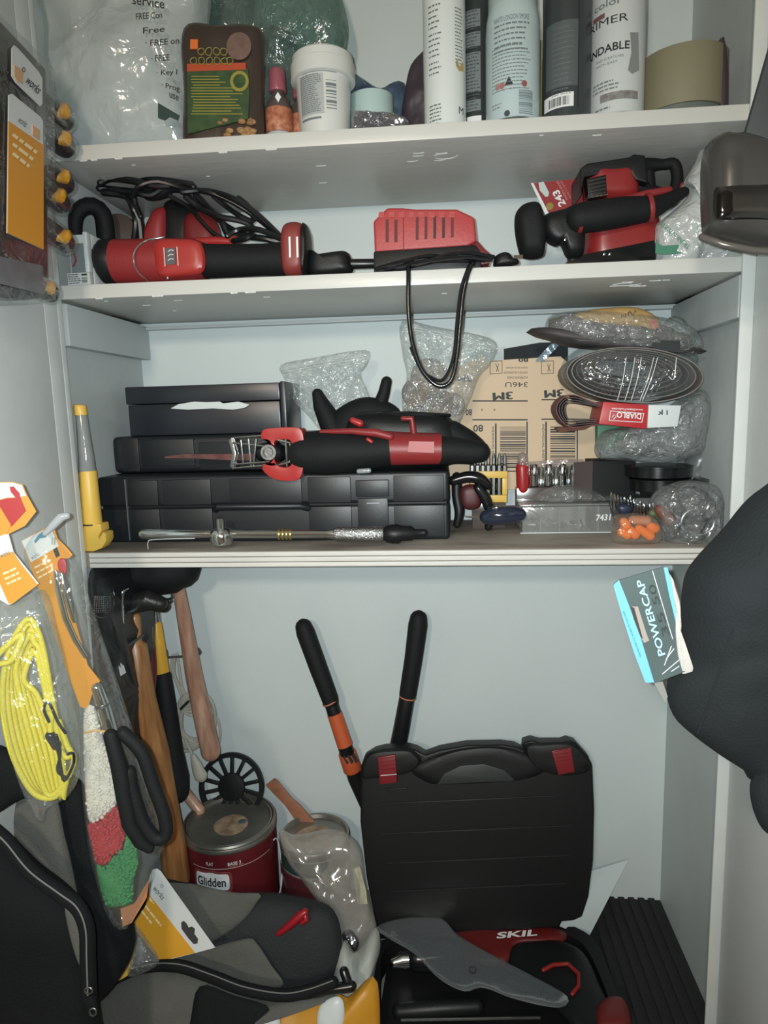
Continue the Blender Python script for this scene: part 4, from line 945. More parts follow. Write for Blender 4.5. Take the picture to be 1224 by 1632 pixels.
# curled belts in clear pack
t = T('sanding_belt_pack', 'oval coil of sanding belts in glossy clear packaging, under the flattened stack', 'pack')
def oval(cx, cy, rx, ry, n=14, tilt=0): return [(cx+rx*math.cos(a), cy+ry*math.sin(a)+tilt*math.cos(a)) for a in [2*math.pi*k/n for k in range(n)]]
for i in range(7):
    t.part('belt', band(oval(1000-i*1.5, 600-i*2, 104-i*9, 42-i*4.6, tilt=4), .085+.002*i, .165, .0014), BKG if i in (0, 1) else GRIT)
t.part('mesh_sheet', puff(YP(.155), oval(1006, 594, 84, 34), .012, .012, e=3, N=48, K=6), mat('mesh_blue', (56, 66, 72), .5, bump=.8, bscale=250))
m = M()
for k in range(14):
    u = 950+k*8; m += wire([YP(.135)(u+12, 562), YP(.125)(u+2, 600), YP(.13)(u-12, 634)], .0006, 12, 5)
for k in range(7): m += wire([YP(.131)(930, 572+k*9), YP(.122)(1000, 578+k*9), YP(.131)(1078, 570+k*8)], .0005, 12, 5)
t.part('mesh_threads', m, mat('mesh_line', (120, 124, 124), .3), kind='stuff')
t.part('clear_wrap', puff(YP(.125), [(893, 590), (906, 566), (940, 552), (1030, 556), (1090, 566), (1112, 590), (1100, 622), (1060, 642), (1000, 646), (940, 636), (905, 616)], .048, .03, e=5, N=70, K=10, amp=.003, freq=35, seed=8, fold=.5), CLR)
GL = mat('film_highlight', (225, 230, 230), .12)  # near-white wires stand for the highlight lines on the clear wrap
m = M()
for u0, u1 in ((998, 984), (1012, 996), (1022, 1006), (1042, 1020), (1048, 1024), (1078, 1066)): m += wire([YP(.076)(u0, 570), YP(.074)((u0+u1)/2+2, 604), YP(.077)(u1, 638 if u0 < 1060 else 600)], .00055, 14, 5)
t.part('wrap_highlight', m, GL, kind='stuff')
# belts with red label
t = T('sanding_belts', 'bundle of looped sanding belts held by a red upside-down printed sleeve', 'sandpaper')
for i, (a, b) in enumerate((((884, 650), 1.0), ((893, 652), .84), ((902, 655), .66), ((912, 656), .5))):
    r = 24*b
    t.part('belt_loop', band([(1056, 668), (1000, 662), (940, 650-r*.35), (905, 654-r), (884+4*i, 652-r*.3), (886+4*i, 664), (905, 656+r), (940, 660+r*.7), (1000, 672), (1056, 672)], .075+.002*i, .125, .0013, 70), mat('belt_maroon', (108, 62, 66), .7, bump=.3) if i == 0 else GRIT)
P = YP(.062)
sl = t.part('sleeve', prism(P, [(962, 640), (1034, 645), (1031, 684), (954, 676)], .0, .07), mat('sleeve_red', (176, 40, 46), .4), bevel=.002)
t.part('sleeve_name', textpx(P, 'DIABLO', (1022, 659), (983, 656), 9.5, .0010, .02), WINK, parent=sl)
m = M()
q = [(973, 655), (1026, 659), (1023, 673), (971, 670), (973, 655)]
for a, b in zip(q, q[1:]): m += tube([P(*a, .0008), P(*b, .0008)], .0006, 5)
m += tube([P(976, 665, .001), P(979, 660, .001), P(982, 664, .001), P(978, 668, .001)], .0007, 5)
t.part('name_frame', m, WINK, parent=sl)
t.part('fine_print', textpx(P, 'www.DiabloTools.com', (1025, 652), (975, 650), 3, .0010, .02), WINK, parent=sl)
t.part('white_end', prism(YP(.06), [(1034, 645), (1086, 646), (1080, 680), (1032, 682)], .0, .05), WHT, bevel=.001)
t.part('end_print', textpx(YP(.06), 'i k', (1064, 661), (1048, 661), -8, .001, .02), INK)
t.part('maroon_fringe', prism(YP(.13), [(884, 682), (910, 678), (945, 676), (930, 684), (890, 689)], .01, .01), mat('fringe_brown', (110, 70, 56), .8, var=.4))

# crinkled bags at right
t = T('plastic_bag', 'large crinkled clear bag slumped against the right wall over the belts', 'bag')
t.part('bag_film', puff(YP(.12), [(958, 690), (1010, 676), (1060, 650), (1100, 626), (1122, 622), (1130, 650), (1124, 690), (1112, 722), (1060, 738), (1000, 734), (950, 728)], .045, .04, e=3, N=80, K=12, amp=.012, freq=30, seed=41, fold=.6), film('grey_crinkle', (190, 195, 195), body=.2, gloss=.18, rough=.12, bump=1.0, bscale=60), ang=14)
t.part('grey_contents', puff(YP(.145), [(985, 700), (1050, 680), (1098, 660), (1110, 700), (1080, 726), (1000, 724)], .015, .02, e=3, N=60, K=10, amp=.012, freq=40, seed=4, fold=.7), film('dull_film_fill', (150, 152, 152), body=.32, gloss=.15, rough=.15, bump=.8, bscale=60), ang=12)
t = T('plastic_bag', 'smoky dark bag with a peaked corner beside the right wall', 'bag')
t.part('bag_film', puff(YP(.17), [(1096, 722), (1120, 706), (1140, 692), (1148, 720), (1150, 762), (1120, 772), (1090, 764)], .02, .02, e=3, N=40, K=7, amp=.005, freq=40, seed=5, fold=.5), mat('smoke_film', (98, 104, 104), .3, bump=.4, bscale=50))
t = T('plastic_bag', 'greenish clear bag corner rising behind the belt stack at the right wall', 'bag')
t.part('bag_film', puff(YP(.19), [(1060, 512), (1080, 504), (1100, 520), (1112, 560), (1116, 620), (1090, 640), (1040, 620), (1040, 560)], .015, .02, e=3, N=40, K=7, amp=.006, freq=40, seed=6, fold=.5), film('green_film', (140, 158, 155), body=.5, gloss=.2, rough=.15, bump=.8, bscale=50))
t = T('green_packet', 'small green packet edge under the red sleeved belts', 'packet')
t.part('packet', prism(YP(.17), [(950, 676), (1000, 680), (1000, 720), (950, 716)], .01, .01), mat('packet_green', (62, 122, 92), .5), bevel=.002)

# bit holder
Y = .175
t = T('bit_holder', 'yellow plastic holder with a row of upright hex driver bits', 'bit set')
m = ringplate(YP(Y), [(750, 752), (807, 751), (807, 800), (770, 801), (750, 798), (750, 775)], [(778, 762), (799, 762), (799, 787), (790, 788), (778, 787), (778, 775)], .010, .012, 48)
t.part('frame', ringplate(YP(Y), [(748, 750), (778, 750), (808, 750), (808, 775), (807, 800), (778, 800), (750, 800), (749, 775)], [(776, 761), (788, 761), (800, 761), (800, 775), (800, 788), (788, 788), (776, 788), (776, 775)], .010, .012, 48) if False else prism(YP(Y), [(749, 750), (808, 750), (808, 761), (749, 761)], .01, .012), YEL, bevel=.001)
t.part('frame', prism(YP(Y), [(749, 788), (807, 788), (807, 800), (749, 800)], .01, .012), YEL, bevel=.001)
t.part('frame', prism(YP(Y), [(799.5, 761.3), (808, 761.3), (807.5, 787.7), (799.5, 787.7)], .01, .012), YEL, bevel=.001)
t.part('frame', prism(YP(Y), [(749, 761.3), (775, 761.3), (775, 787.7), (749, 787.7)], .01, .012), YEL, bevel=.001)
for i in range(7):
    u = 752+i*8.6; y = Y-.006+.004*(i % 2)
    t.part('driver_bit', tpx([(u, 795, y, 3.9), (u+.3, 742, y, 3.9), (u+.4, 739, y, 2.8), (u+.5, 731, y, 3.0), (u+.6, 722, y, 1.0)], 6, caps='flat'), mat('bit_steel', (120, 122, 122), .25, metal=1), flat=True)
Z_bh = [p.z for p in [YP(Y)(780, 800)]][0]
t.part('stand', box(YP(Y)(752, 800).x, YP(Y)(804, 800).x, Y-.012, Y+.014, zs, Z_bh+.001), mat('clear_dark', (84, 74, 72)), bevel=.001)

# small black clamp
Y = .12
t = T('spring_clamp', 'small black and dark red spring clamp beside the big tool case', 'clamp')
t.part('upper_jaw', tpx([(722, 766, Y, 8), (745, 760, Y, 9), (764, 763, Y, 10), (778, 774, Y, 7)], 14, smooth=14), BLKG)
t.part('handle', sit(tpx([(728, 760, Y+.01, 8), (728, 790, Y+.005, 8), (732, 816, Y, 8), (728, 836, Y, 6)], 14, smooth=14), zs), BLK)
t.part('red_core', puff(YP(Y+.004), [(736, 776), (762, 774), (766, 806), (744, 812), (734, 800)], .01, .01, e=4, N=30, K=5), mat('core_maroon', (76, 30, 34), .5))
t.part('lower_jaw', sit(tpx([(762, 778, Y, 9), (776, 800, Y, 9), (782, 826, Y, 7), (778, 840, Y, 6)], 14, smooth=14), zs), BLKG)
t.part('pin', tpx([(742, 823, Y-.006, 1.2), (764, 824, Y-.006, 1.2)], 8), CHR)

# dark blue bottle lying
t = T('small_bottle', 'small dark blue bottle lying at the left end of the clear organiser box', 'bottle')
Y = .10
t.part('body', sit(tpx([(776, 824, Y, 12), (784, 822, Y, 15), (800, 821, Y, 15.5), (820, 820, Y, 15), (828, 820, Y, 11)], 24), zs), mat('navy_gloss', (38, 44, 62), .12, coat=.5), bevel=0)
t.part('neck_ring', tpx([(786, 810, Y-.01, 3), (792, 809, Y-.011, 3)], 10), CHR)

# clear organiser
Y = .12
x0, x1 = ux(832, 820, Y), ux(986, 820, Y); zt = vz(806, 900, Y)
t = T('organiser_box', 'low clear plastic parts organiser marked 7431 near the shelf edge', 'box')
CB = film('box_film', (205, 208, 205), body=.26, gloss=.14, rough=.12, bump=.15, bscale=20)
t.part('tray', box(x0, x1, Y, Y+.066, zs, zt-.001), CB, bevel=.003)
t.part('lid', box(x0-.003, x1+.003, Y-.003, Y+.069, zt, zt+.003), CB, bevel=.0015)
for k in range(1, 5): t.part('divider', box(x0+(x1-x0)*k/5-.0006, x0+(x1-x0)*k/5+.0006, Y+.004, Y+.062, zs+.002, zt-.002), CB)
t.part('bottom_edge', box(x0-.003, x1-.01, Y-.0035, Y-.0015, zs+.0002, zs+.0016), WHT, bevel=.0003)
t.part('item_number', textpx(YP(Y-.0012), '7431', (949, 830), (972, 829), 10, .0012, .02, slant=2), WINK)
rnd = random.Random(11)
m = M()
for i in range(26):
    x = rnd.uniform(x0+.008, x1-.05); y = rnd.uniform(Y+.01, Y+.056)
    m += lathe((x, y, zs+.006+rnd.uniform(0, .006)), (rnd.uniform(-1, 1), rnd.uniform(-1, 1), rnd.uniform(-.3, .3)), [(.0035, -.006), (.0038, 0), (.003, .006)], 8)
t.part('small_parts', m, STL, kind='stuff')
t.part('bag_scrap', sit(puff(YP(Y+.034), [(848, 796), (880, 776), (920, 774), (960, 784), (984, 796), (930, 800), (880, 804)], .03, .03, e=3, N=50, K=8, amp=.006, freq=60, seed=51, fold=.6), zt+.005), CRK)

# socket tray
Y = .195
t = T('socket_tray', 'small red-ended clear tray holding a row of chrome sockets', 'socket set')
t.part('tray_end', tpx([(832, 745, Y+.004, 10), (833, 778, Y+.004, 10)], 16), mat('tray_red', (164, 40, 44), .35))
t.part('tray_back', prism(YP(Y+.013), [(824, 737), (900, 732), (930, 732), (930, 775), (826, 780)], .001, .001), film('tray_clear', (200, 180, 175), body=.3, gloss=.2))
t.part('tray_base', box(ux(822, 780, Y), ux(932, 780, Y), Y-.003, Y+.016, Z3+.0006, vz(776, 880, Y)), mat('clear_dark', (84, 74, 72)), bevel=.002)
t.part('clear_cap', tpx([(833, 728, Y+.004, 8), (833, 742, Y+.004, 9)], 16), film('tray_clear'))
zb = vz(775, 880, Y)
for i, u in enumerate((851, 862, 874, 886, 896, 907, 915)):
    big = i % 2 == 0; y = Y+.002 if big else Y+.009; r = (8 if big else 6)*mpp(YP(y)(u, 760)); x = ux(u, 760, y); h = vz(740 if big else 744, 880, y)-zb
    s = T('socket', ['leftmost large chrome socket in the red-ended tray', 'first small chrome socket behind the leftmost large one', 'second large chrome socket from the left of the tray', 'small chrome socket behind the second large one', 'third large chrome socket from the left of the tray', 'small chrome socket behind the third large one', 'rightmost large chrome socket in the tray'][i], 'socket', 'chrome sockets in the tray')
    s.part('socket', lathe((x, y, zb+.0005), (0, 0, 1), [(r*.8, 0), (r, .001), (r, h*.48), (r*.78, h*.54), (r*.78, h-.001), (r*.7, h), (r*.5, h), (r*.5, h-.006), (.0005, h-.006)], 24), CHR)

# black product box
Y = .14
t = T('small_box', 'black open-topped card box marked 1/2 right of the sockets', 'box')
x0, x1 = ux(944, 780, Y), ux(1012, 780, Y); zt = vz(734, 980, Y)
t.part('carton', box(x0, x1, Y, Y+.06, zs, zt), mat('matt_black', (18, 20, 22), .7, spec=.3), bevel=.001)
t.part('side_flap', M().add([(x0, Y, zs+.03), (x0-.022, Y+.03, zt-.004), (x0-.022, Y+.03, zs+.05), (x0, Y, zt), (x0-.0005, Y+.002, zs+.03), (x0-.0225, Y+.032, zt-.004), (x0-.0225, Y+.032, zs+.05), (x0-.0005, Y+.002, zt)], [(0, 2, 1, 3), (4, 7, 5, 6), (0, 4, 6, 2), (1, 5, 7, 3), (2, 6, 5, 1), (3, 7, 4, 0)]), mat('flap_brown', (86, 76, 76), .5))
t.part('size_print', textpx(YP(Y), '1/2', (1008, 768), (1020, 767), 9, .001, .02), WINK)
t.part('grey_panel', prism(YP(Y), [(1014, 772), (1021, 772), (1019, 788), (1013, 786)], .001, .0), GINK)
# black spools
for i, (u, v0, v1, rp, y, lab) in enumerate(((1048, 744, 762, 50, .13, 'flat black disc tin under the crinkled bag, upper of two'), (1052, 765, 784, 46, .12, 'flat black disc tin under the crinkled bag, lower of two'), (1136, 764, 792, 28, .14, 'dark grey round tin against the right wall'))):
    x = ux(u, v1, y); r = rp*mpp(YP(y)(u, v1)); a, b = vz(v1, u, y-r*.6), vz(v0, u, y-r*.6)
    s = T('disc_tin', lab, 'tin')
    s.part('tin', lathe((x, y, a), (0, 0, 1), [(r*.96, 0), (r, .001), (r, b-a-.003), (r*1.03, b-a-.0025), (r*1.03, b-a), (r*.95, b-a+.001), (.001, b-a+.001)], 40), BLKG if i < 2 else mat('tin_grey', (58, 62, 62), .4))
t = T('storage_block', 'dark block under the spools at the right wall of the plywood shelf', 'box')
t.part('block', box(ux(1012, 800, .11), ux(1160, 800, .11), .11, .2, zs, vz(792, 1100, .11)), mat('block_dark', (48, 50, 52), .5), bevel=.004)
# drill bits
t = T('bit_rack', 'loose rack of small shiny drill bits in front of the black 1/2 box', 'bit set')
t.part('rack', sit(prism(YP(.085), [(972, 800), (1048, 812), (1046, 850), (985, 850)], .004, .012), zs), BLK, bevel=.001)
rnd = random.Random(5)
for i in range(14):
    u = 974+i*5.2; v = 792+i*1.6+rnd.uniform(-4, 4); y = .074+.004*(i % 3)
    t.part('drill_bit', tpx([(u, v-8, y, 1.1), (u+.4, v, y, 2.2), (u+.6, v+5, y, 1.5), (u+1, v+10, y, 2.3), (u+1.2, v+16, y, 1.6)], 8), CHR)
# ear plugs
t = T('earplug_pouch', 'small clear pouch of orange foam earplugs at the shelf edge', 'pouch')
t.part('pouch', sit(puff(YP(.035), [(976, 826), (1000, 818), (1040, 822), (1052, 840), (1052, 862), (1020, 868), (978, 864)], .018, .016, e=4, N=50, K=8, amp=.002, freq=60, seed=6), zs), film('pouch_film', (215, 190, 170), body=.10, gloss=.12, rough=.15, bump=.5, bscale=40))
for i, pts in enumerate((((994, 831), (998, 838)), ((990, 848), (1000, 852)), ((1004, 844), (1012, 852)), ((1018, 842), (1036, 854)), ((1036, 838), (1044, 842)), ((1008, 828), (1030, 830)))):
    e = T('earplug', ['upper left orange earplug in the pouch', 'lower left orange earplug in the pouch', 'middle orange earplug in the pouch', 'long orange earplug lying slanted at the right of the pouch', 'small orange earplug in the upper right of the pouch', 'pale orange earplug along the top of the pouch'][i], 'earplug', 'earplugs in the pouch')
    e.part('plug', sit(tpx([(pts[0][0], pts[0][1], .033, 6.5), (pts[1][0], pts[1][1], .033, 8)], 16), zs), mat('foam_orange', (240, 120, 36) if i < 5 else (190, 120, 84), .8, bump=.2) if i < 5 else mat('foam_pale', (190, 122, 84), .8))
t = T('navy_knob', 'small dark navy knob beside the earplug pouch', 'knob')
t.part('knob_body', sit(puff(YP(.062), [(982, 806), (996, 802), (1008, 808), (1004, 818), (988, 820)], .008, .008, e=3, N=24, K=5), zs), mat('navy', (40, 44, 64), .4))
t = T('plastic_stub', 'small olive green stub right of the drill bits', 'stub')
t.part('stub', sit(tpx([(1040, 818, .06, 7), (1050, 822, .06, 7)], 14), zs), mat('olive', (86, 104, 62), .5))
t = T('brown_wheel', 'small brown roller in the clear bag at the shelf edge', 'roller')
t.part('roller', sit(tpx([(1052, 812, .04, 9), (1066, 828, .04, 11)], 16), zs), mat('roller_brown', (112, 70, 56), .6))
# right bag with coil
t = T('plastic_bag', 'crumpled clear bag of dark hardware at the right end of the plywood shelf', 'bag')
t.part('bag_film', sit(puff(YP(.055), [(1040, 790), (1080, 768), (1120, 768), (1146, 780), (1150, 820), (1140, 868), (1100, 872), (1056, 868), (1044, 830)], .035, .035, e=3, N=80, K=12, amp=.010, freq=40, seed=61, fold=.6), zs), film('grey_crinkle'), ang=14)
for i, (u, v, r) in enumerate(((1112, 832, 26), (1108, 842, 26), (1100, 800, 30))):
    t.part('wire_coil', sit(wire([YP(.045+.004*i)(u+r*math.cos(a), v+r*.8*math.sin(a)) for a in [k*.6283 for k in range(10)]], .0022, 40, 8, True), zs), STL if i == 0 else BLKG)
t.part('dark_hardware', sit(puff(YP(.07), [(1060, 800), (1100, 785), (1140, 800), (1140, 850), (1090, 860), (1064, 840)], .01, .02, e=3, N=40, K=6, amp=.005, freq=60, seed=3), zs), mat('hardware_dark', (56, 54, 54), .35, bump=.5))

# torque wrench
Y = .028
t = T('torque_wrench', 'long chrome torque wrench lying along the front of the plywood shelf', 'wrench')
zr = zs
def ln(u, v, r): return (u, v, Y, r)
t.part('drive_shank', tpx([ln(228, 851, 8), ln(236, 851, 9), ln(300, 851, 8), ln(322, 851, 6.5), ln(345, 851, 6)], 16), CHR)
t.part('ratchet_head', sit(lathe(YP(Y)(353, 852), (0, 0, 1), [(.004, -.018), (.0155, -.014), (.0175, -.006), (.0175, .003), (.014, .008), (.007, .010), (.007, .024), (.003, .026)], 28), zs), CHR)
t.part('shaft', tpx([ln(370, 851, 8), ln(380, 851, 7), ln(520, 851, 7), ln(536, 851, 9)], 18), CHR)
for u in (444, 450, 456, 462): t.part('brass_band', tpx([ln(u, 851.5, 9), ln(u+3, 851.5, 9)], 18, caps='flat'), mat('brass', (200, 184, 110), .3, metal=.9), bevel=.0004)
t.part('knurled_sleeve', tpx([ln(532, 851, 9), ln(538, 851, 12), ln(608, 851, 12), ln(612, 851, 10)], 22, caps='flat'), mat('knurled', (185, 188, 188), .22, metal=1, bump=1.0, bscale=420))
t.part('collar', tpx([ln(610, 851, 8), ln(624, 851, 8)], 16), CHR)
t.part('end_cap', tpx([ln(622, 851, 15), ln(634, 851, 16), ln(640, 850, 13), ln(656, 850, 12), ln(662, 850, 7), ln(676, 849, 6)], 12), BLK)
for a in (0, 2.1, 4.2): t.part('cap_lobe', tube([YP(Y-.004)(631+9*math.cos(a), 852+10*math.sin(a)), YP(Y+.004)(631+9*math.cos(a), 852+10*math.sin(a))], .0055, 10), BLK)
t = T('wire_offcut', 'short bent white wire lying in front of the wrench head', 'wire')
t.part('wire', sit(wire([YP(.012)(236, 875), YP(.012)(236, 864), YP(.014)(246, 860), YP(.014)(310, 858)], .0006, 20, 6), zs), WHT)
# ------------------------------------------------------------------ lower cupboard: hanging tools, back left
WOOD = mat('handle_wood', (168, 122, 76), .34, var=.45, vscale=16, col2=(134, 88, 52), stretch=(8, 8, .5), bump=.1)
WOODP = mat('pale_wood', (184, 148, 126), .32, var=.3, vscale=14, col2=(150, 108, 88), stretch=(6, 6, .8), bump=.1)
zf = ZF+.0005
t = T('rubber_mallet', 'black rubber mallet with long pale wooden handle hanging under the plywood shelf', 'mallet')
t.part('head', tube([YP(.13)(222, 914), YP(.14)(242, 914), YP(.15)(276, 908), YP(.152)(288, 906)], [.028, .038, .040, .034], 30), BLKR)
t.part('handle', tpx([(284, 934, .16, 9.5), (292, 978, .165, 11), (309, 1076, .175, 13.5), (325, 1150, .165, 15), (336, 1198, .16, 15.5)], 22), WOODP)
t = T('wire_rack', 'grey bent wire hook rack at the upper left of the lower cupboard', 'hooks')
HK = mat('hook_grey', (96, 104, 106), .35, metal=.6)
for i, pts in enumerate(([(244, 958, .2), (262, 956, .2), (274, 953, .19), (272, 944, .19), (262, 942, .2)], [(244, 966, .2), (260, 968, .2), (274, 958, .18)], [(240, 1052, .21), (258, 1042, .2), (264, 1036, .19), (266, 1044, .19)],
                       [(262, 1048, .21), (292, 1046, .21), (318, 1042, .2), (316, 1034, .2)], [(168, 1036, .02), (190, 1032, .05), (208, 1026, .07), (228, 1012, .10)], [(200, 978, .07), (214, 972, .07), (226, 960, .10)])):
    t.part('hook', wire([YP(y)(u, v) for u, v, y in pts], .0024, 24, 8), HK)
t.part('backing', box(ux(236, 1000, D-.008), ux(250, 1000, D-.008), D-.012, D-.0005, vz(1060, 240, D), vz(940, 240, D)), HK, bevel=.001)

t = T('hammer', 'claw hammer with long orange-brown wooden handle, frontmost hanging tool at the left', 'hammer')
t.part('handle', tpx([(214, 985, .10, 10), (214, 1022, .098, 12), (215, 1030, .10, 19), (226, 1110, .10, 21), (247, 1200, .10, 22.5), (264, 1285, .10, 20), (276, 1350, .10, 20.5), (281, 1400, .10, 22)], 22), WOOD, flat=False)
t.part('head', tube([YP(.10)(203, 975), YP(.10)(213, 962), YP(.10)(236, 956), YP(.105)(256, 962)], [.010, .018, .018, .012], 18), mat('forged_dark', (58, 58, 56), .4, metal=.5, bump=.5, bscale=120))
t.part('handle_stamp', textpx(YP(.106), 'TRUE', (226, 1050), (238, 1100), 9, .0, .0), mat('stamp_red', (120, 60, 40), .6)) if False else None
t = T('fibreglass_hammer', 'hammer with yellow shaft and thick black rubber grip behind the wooden one', 'hammer')
t.part('head', tube([YP(.19)(226, 968), YP(.19)(246, 962), YP(.2)(262, 966)], [.012, .015, .012], 16), MATS['forged_dark'])
t.part('neck', tpx([(246, 972, .19, 7), (249, 1000, .188, 8)], 14), STL)
t.part('yellow_shaft', tpx([(249, 996, .188, 9), (254, 1040, .185, 11), (260, 1082, .18, 12)], 16), mat('shaft_yellow', (214, 164, 52), .35))
t.part('rubber_grip', tpx([(260, 1078, .18, 13), (268, 1140, .17, 15), (276, 1200, .16, 16), (282, 1240, .155, 19), (284, 1262, .15, 17)], 18), BLKR)
t = T('maroon_handle', 'dark red handled tool hanging between the two hammers', 'tool')
t.part('handle', tpx([(240, 1036, .15, 8), (240, 1080, .145, 10), (228, 1140, .12, 15), (216, 1180, .10, 16), (222, 1230, .10, 14), (240, 1300, .10, 13)], 18, smooth=30), mat('maroon', (92, 34, 42), .35))
t.part('shank', tpx([(240, 1000, .15, 4), (240, 1038, .15, 4)], 10), STL)
# dark pouch, sieve, small chrome bits
t = T('black_pouch', 'black sheet-plastic tool pouch hanging against the left wall', 'pouch')
t.part('pouch', puff(XP(.004), [(146, 906), (180, 904), (232, 904), (244, 950), (246, 1060), (248, 1180), (262, 1300), (215, 1320), (176, 1240), (158, 1120), (150, 1000)], .012, .018, e=4, N=60, K=9, amp=.008, freq=30, seed=71), mat('pouch_black', (34, 36, 38), .35, bump=.3, bscale=90))
t.part('white_tag', prism(XP(.018), [(187, 1054), (194, 1052), (200, 1072), (192, 1077)], .001, .0), WINK)
t = T('mesh_strainer', 'fine wire mesh scrap at the far left under the shelf', 'mesh')
m = M()
for k in range(8): m += tube([XP(.02)(152+k*3.4, 950), XP(.02)(150+k*3.6, 976)], .0006, 5); m += tube([XP(.021)(150, 951+k*3.6), XP(.021)(176, 950+k*3.6)], .0006, 5)
t.part('wire_mesh', m, CHR, kind='stuff')
t.part('rim', wire([XP(.021)(176, 946), XP(.021)(182, 960), XP(.021)(176, 978), XP(.021)(160, 984), XP(.021)(150, 978)], .001, 24, 6), STL)
t = T('square_drive_bit', 'small chrome square-headed bit hanging by the mesh', 'tool')
t.part('head', boxc(YP(.01)(162, 996), (.0135, .006, .010)), CHR, bevel=.0012)
t.part('shank', tpx([(162, 1002, .01, 2.2), (161, 1030, .01, 1.6)], 8), CHR)
t.part('red_tip', tpx([(161, 1030, .01, 3.5), (164, 1036, .01, 4)], 10), RED)
t = T('hex_key', 'long polished hex key hanging beside the wooden hammer handle', 'tool')
t.part('rod', wire([YP(.06)(203, 938), YP(.055)(197, 942), YP(.055)(195, 952), YP(.055)(195, 990), YP(.055)(196, 1030)], .0024, 24, 8), CHR)

# white extension cord
t = T('extension_cord', 'off-white household cord coiled and hung beside the pale mallet handle', 'cord')
CW = mat('cord_white', (172, 168, 156), .5)
m = M()
for pts in ([(276, 1044), (274, 1065), (284, 1095), (290, 1115), (284, 1140)], [(282, 1042), (286, 1070), (290, 1095), (300, 1118)], [(279, 1044), (278, 1075), (296, 1112), (312, 1135)]):
    m += wire([YP(.215)(*p) for p in pts], .0026, 24, 8)
rnd = random.Random(9)
for k in range(13):
    cx, cy = 306+rnd.uniform(-6, 8), 1150+rnd.uniform(-6, 8); rx, ry = rnd.uniform(18, 30), rnd.uniform(30, 46); ph = rnd.uniform(-.3, .3)
    m += wire([YP(.205+.010*rnd.random())(cx+rx*math.cos(a)+ry*math.sin(a)*ph*.5, cy+ry*math.sin(a)) for a in [q*.6283 for q in range(10)]], .0031, 40, 8, True)
m += wire([YP(.22)(330, 1125), YP(.22)(348, 1150), YP(.22)(350, 1180), YP(.22)(338, 1200)], .0024, 20, 8)
m += wire([YP(.20)(296, 1180), YP(.19)(305, 1200), YP(.185)(311, 1212)], .0026, 14, 8)
for k in range(4): m += wire([YP(.199)(292, 1128+k*2), YP(.197)(306, 1122+k*6), YP(.205)(318, 1110+k*5)], .0028, 12, 8)
t.part('cord', m, CW)
t.part('tie', tpx([(288, 1130, .195, 2.2), (300, 1118, .19, 2.2)], 8), INK)
t.part('plug', tpx([(308, 1206, .187, 5), (312, 1216, .185, 8), (316, 1228, .184, 10), (320, 1236, .183, 11)], 12, flat=.7), CW)

# spoked wheel
t = T('spoked_wheel', 'black plastic spoked wheel leaning on the back wall behind the paint can', 'wheel')
c = Pl((0, .235, -.73), (0, -1, .28)); C0 = c(369, 1254); r = 53*mpp(C0)
ax = c.n
sx = Vector((1, 0, 0)); sy = ax.cross(sx)*-1
t.part('rim', lathe(C0, ax, [(r*.86, -.004), (r, -.004), (r, .004), (r*.86, .004), (r*.86, -.004)], 56), BLK)
t.part('hub', lathe(C0, ax, [(.001, -.004), (r*.40, -.004), (r*.42, 0), (r*.40, .004), (r*.18, .006), (.001, .006)], 40), BLK)
for k in range(14):
    a = 2*math.pi*(k+.5)/14; d = sx*math.cos(a)+sy*math.sin(a); w = ax.cross(d)
    t.part('spoke', boxc(C0+d*r*.64, (r*.54, .0068, .006), (d, w, ax)), BLK, bevel=.0006)
# stub and stir stick
t = T('wooden_stick', 'short pale wooden stick end beside the paint can rim', 'stick')
t.part('stick', tube([YP(.22)(280, 1244), YP(.20)(318, 1292)], .0105, 14), WOODP)
t = T('stir_stick', 'brown flat wooden paint stirrer leaning on the back wall', 'stick')
t.part('paddle', prism(Pl((0, .235, -.72), (0, -1, .3)), [(423, 1251), (437, 1240), (442, 1243), (466, 1272), (478, 1282), (520, 1330), (506, 1340), (470, 1306), (455, 1284)], .002, .002), mat('stirrer_wood', (150, 96, 66), .6, var=.3, vscale=20, stretch=(1, 1, 4)), bevel=.0006)

# paint can
y = .170; x = Xat(366, -.741, y); r = .0825; ztp = -.741
t = T('paint_can', 'dark red gallon paint can with dusty metal lid and oval sticker', 'can')
GLR = mat('can_red', (92, 28, 34), .35)
t.part('body', lathe((x, y, zf), (0, 0, 1), [(r*.97, 0), (r, .003), (r, ztp-zf-.012), (r*.985, ztp-zf-.008)], 64), GLR)
LID = mat('lid_metal', (150, 148, 140), .36, metal=.75, bump=.15, bscale=40, var=.35, vscale=12)
t.part('rim', lathe((x, y, ztp), (0, 0, 1), [(r*.99, -.013), (r*1.02, -.010), (r*1.02, -.006), (r*1.0, -.003), (r*1.02, 0), (r*1.0, .003), (r*.96, .003), (r*.95, -.002)], 64, cap=False), LID)
t.part('lid', lathe((x, y, ztp), (0, 0, 1), [(.001, -.012), (r*.945, -.012), (r*.945, -.001), (r*.93, .002), (r*.90, .002), (r*.88, -.004), (r*.85, -.005), (.001, -.0055)], 64), LID)
t.part('lid_sticker', lathe((x+.004, y-.006, ztp-.0052), (0, 0, 1), [(.0305, 0), (.0305, .0006), (.027, .0008), (.001, .0008)], 36), mat('sticker_tan', (172, 150, 124), .6, var=.4, vscale=60, col2=(130, 104, 82)))
t.part('blue_dab', lathe((x+.022, y+.004, ztp-.0043), (0, 0, 1), [(.007, 0), (.006, .0004), (.001, .0005)], 14), mat('dab_blue', (74, 86, 100), .5))
fn = on_can(x, y, r)
def A2(u, z): return min(((abs(proj(fn(a*.001, z))[0]-u)), a*.001) for a in range(-120, 121))[1]
zb1 = Zat(1352, x, y-r); 
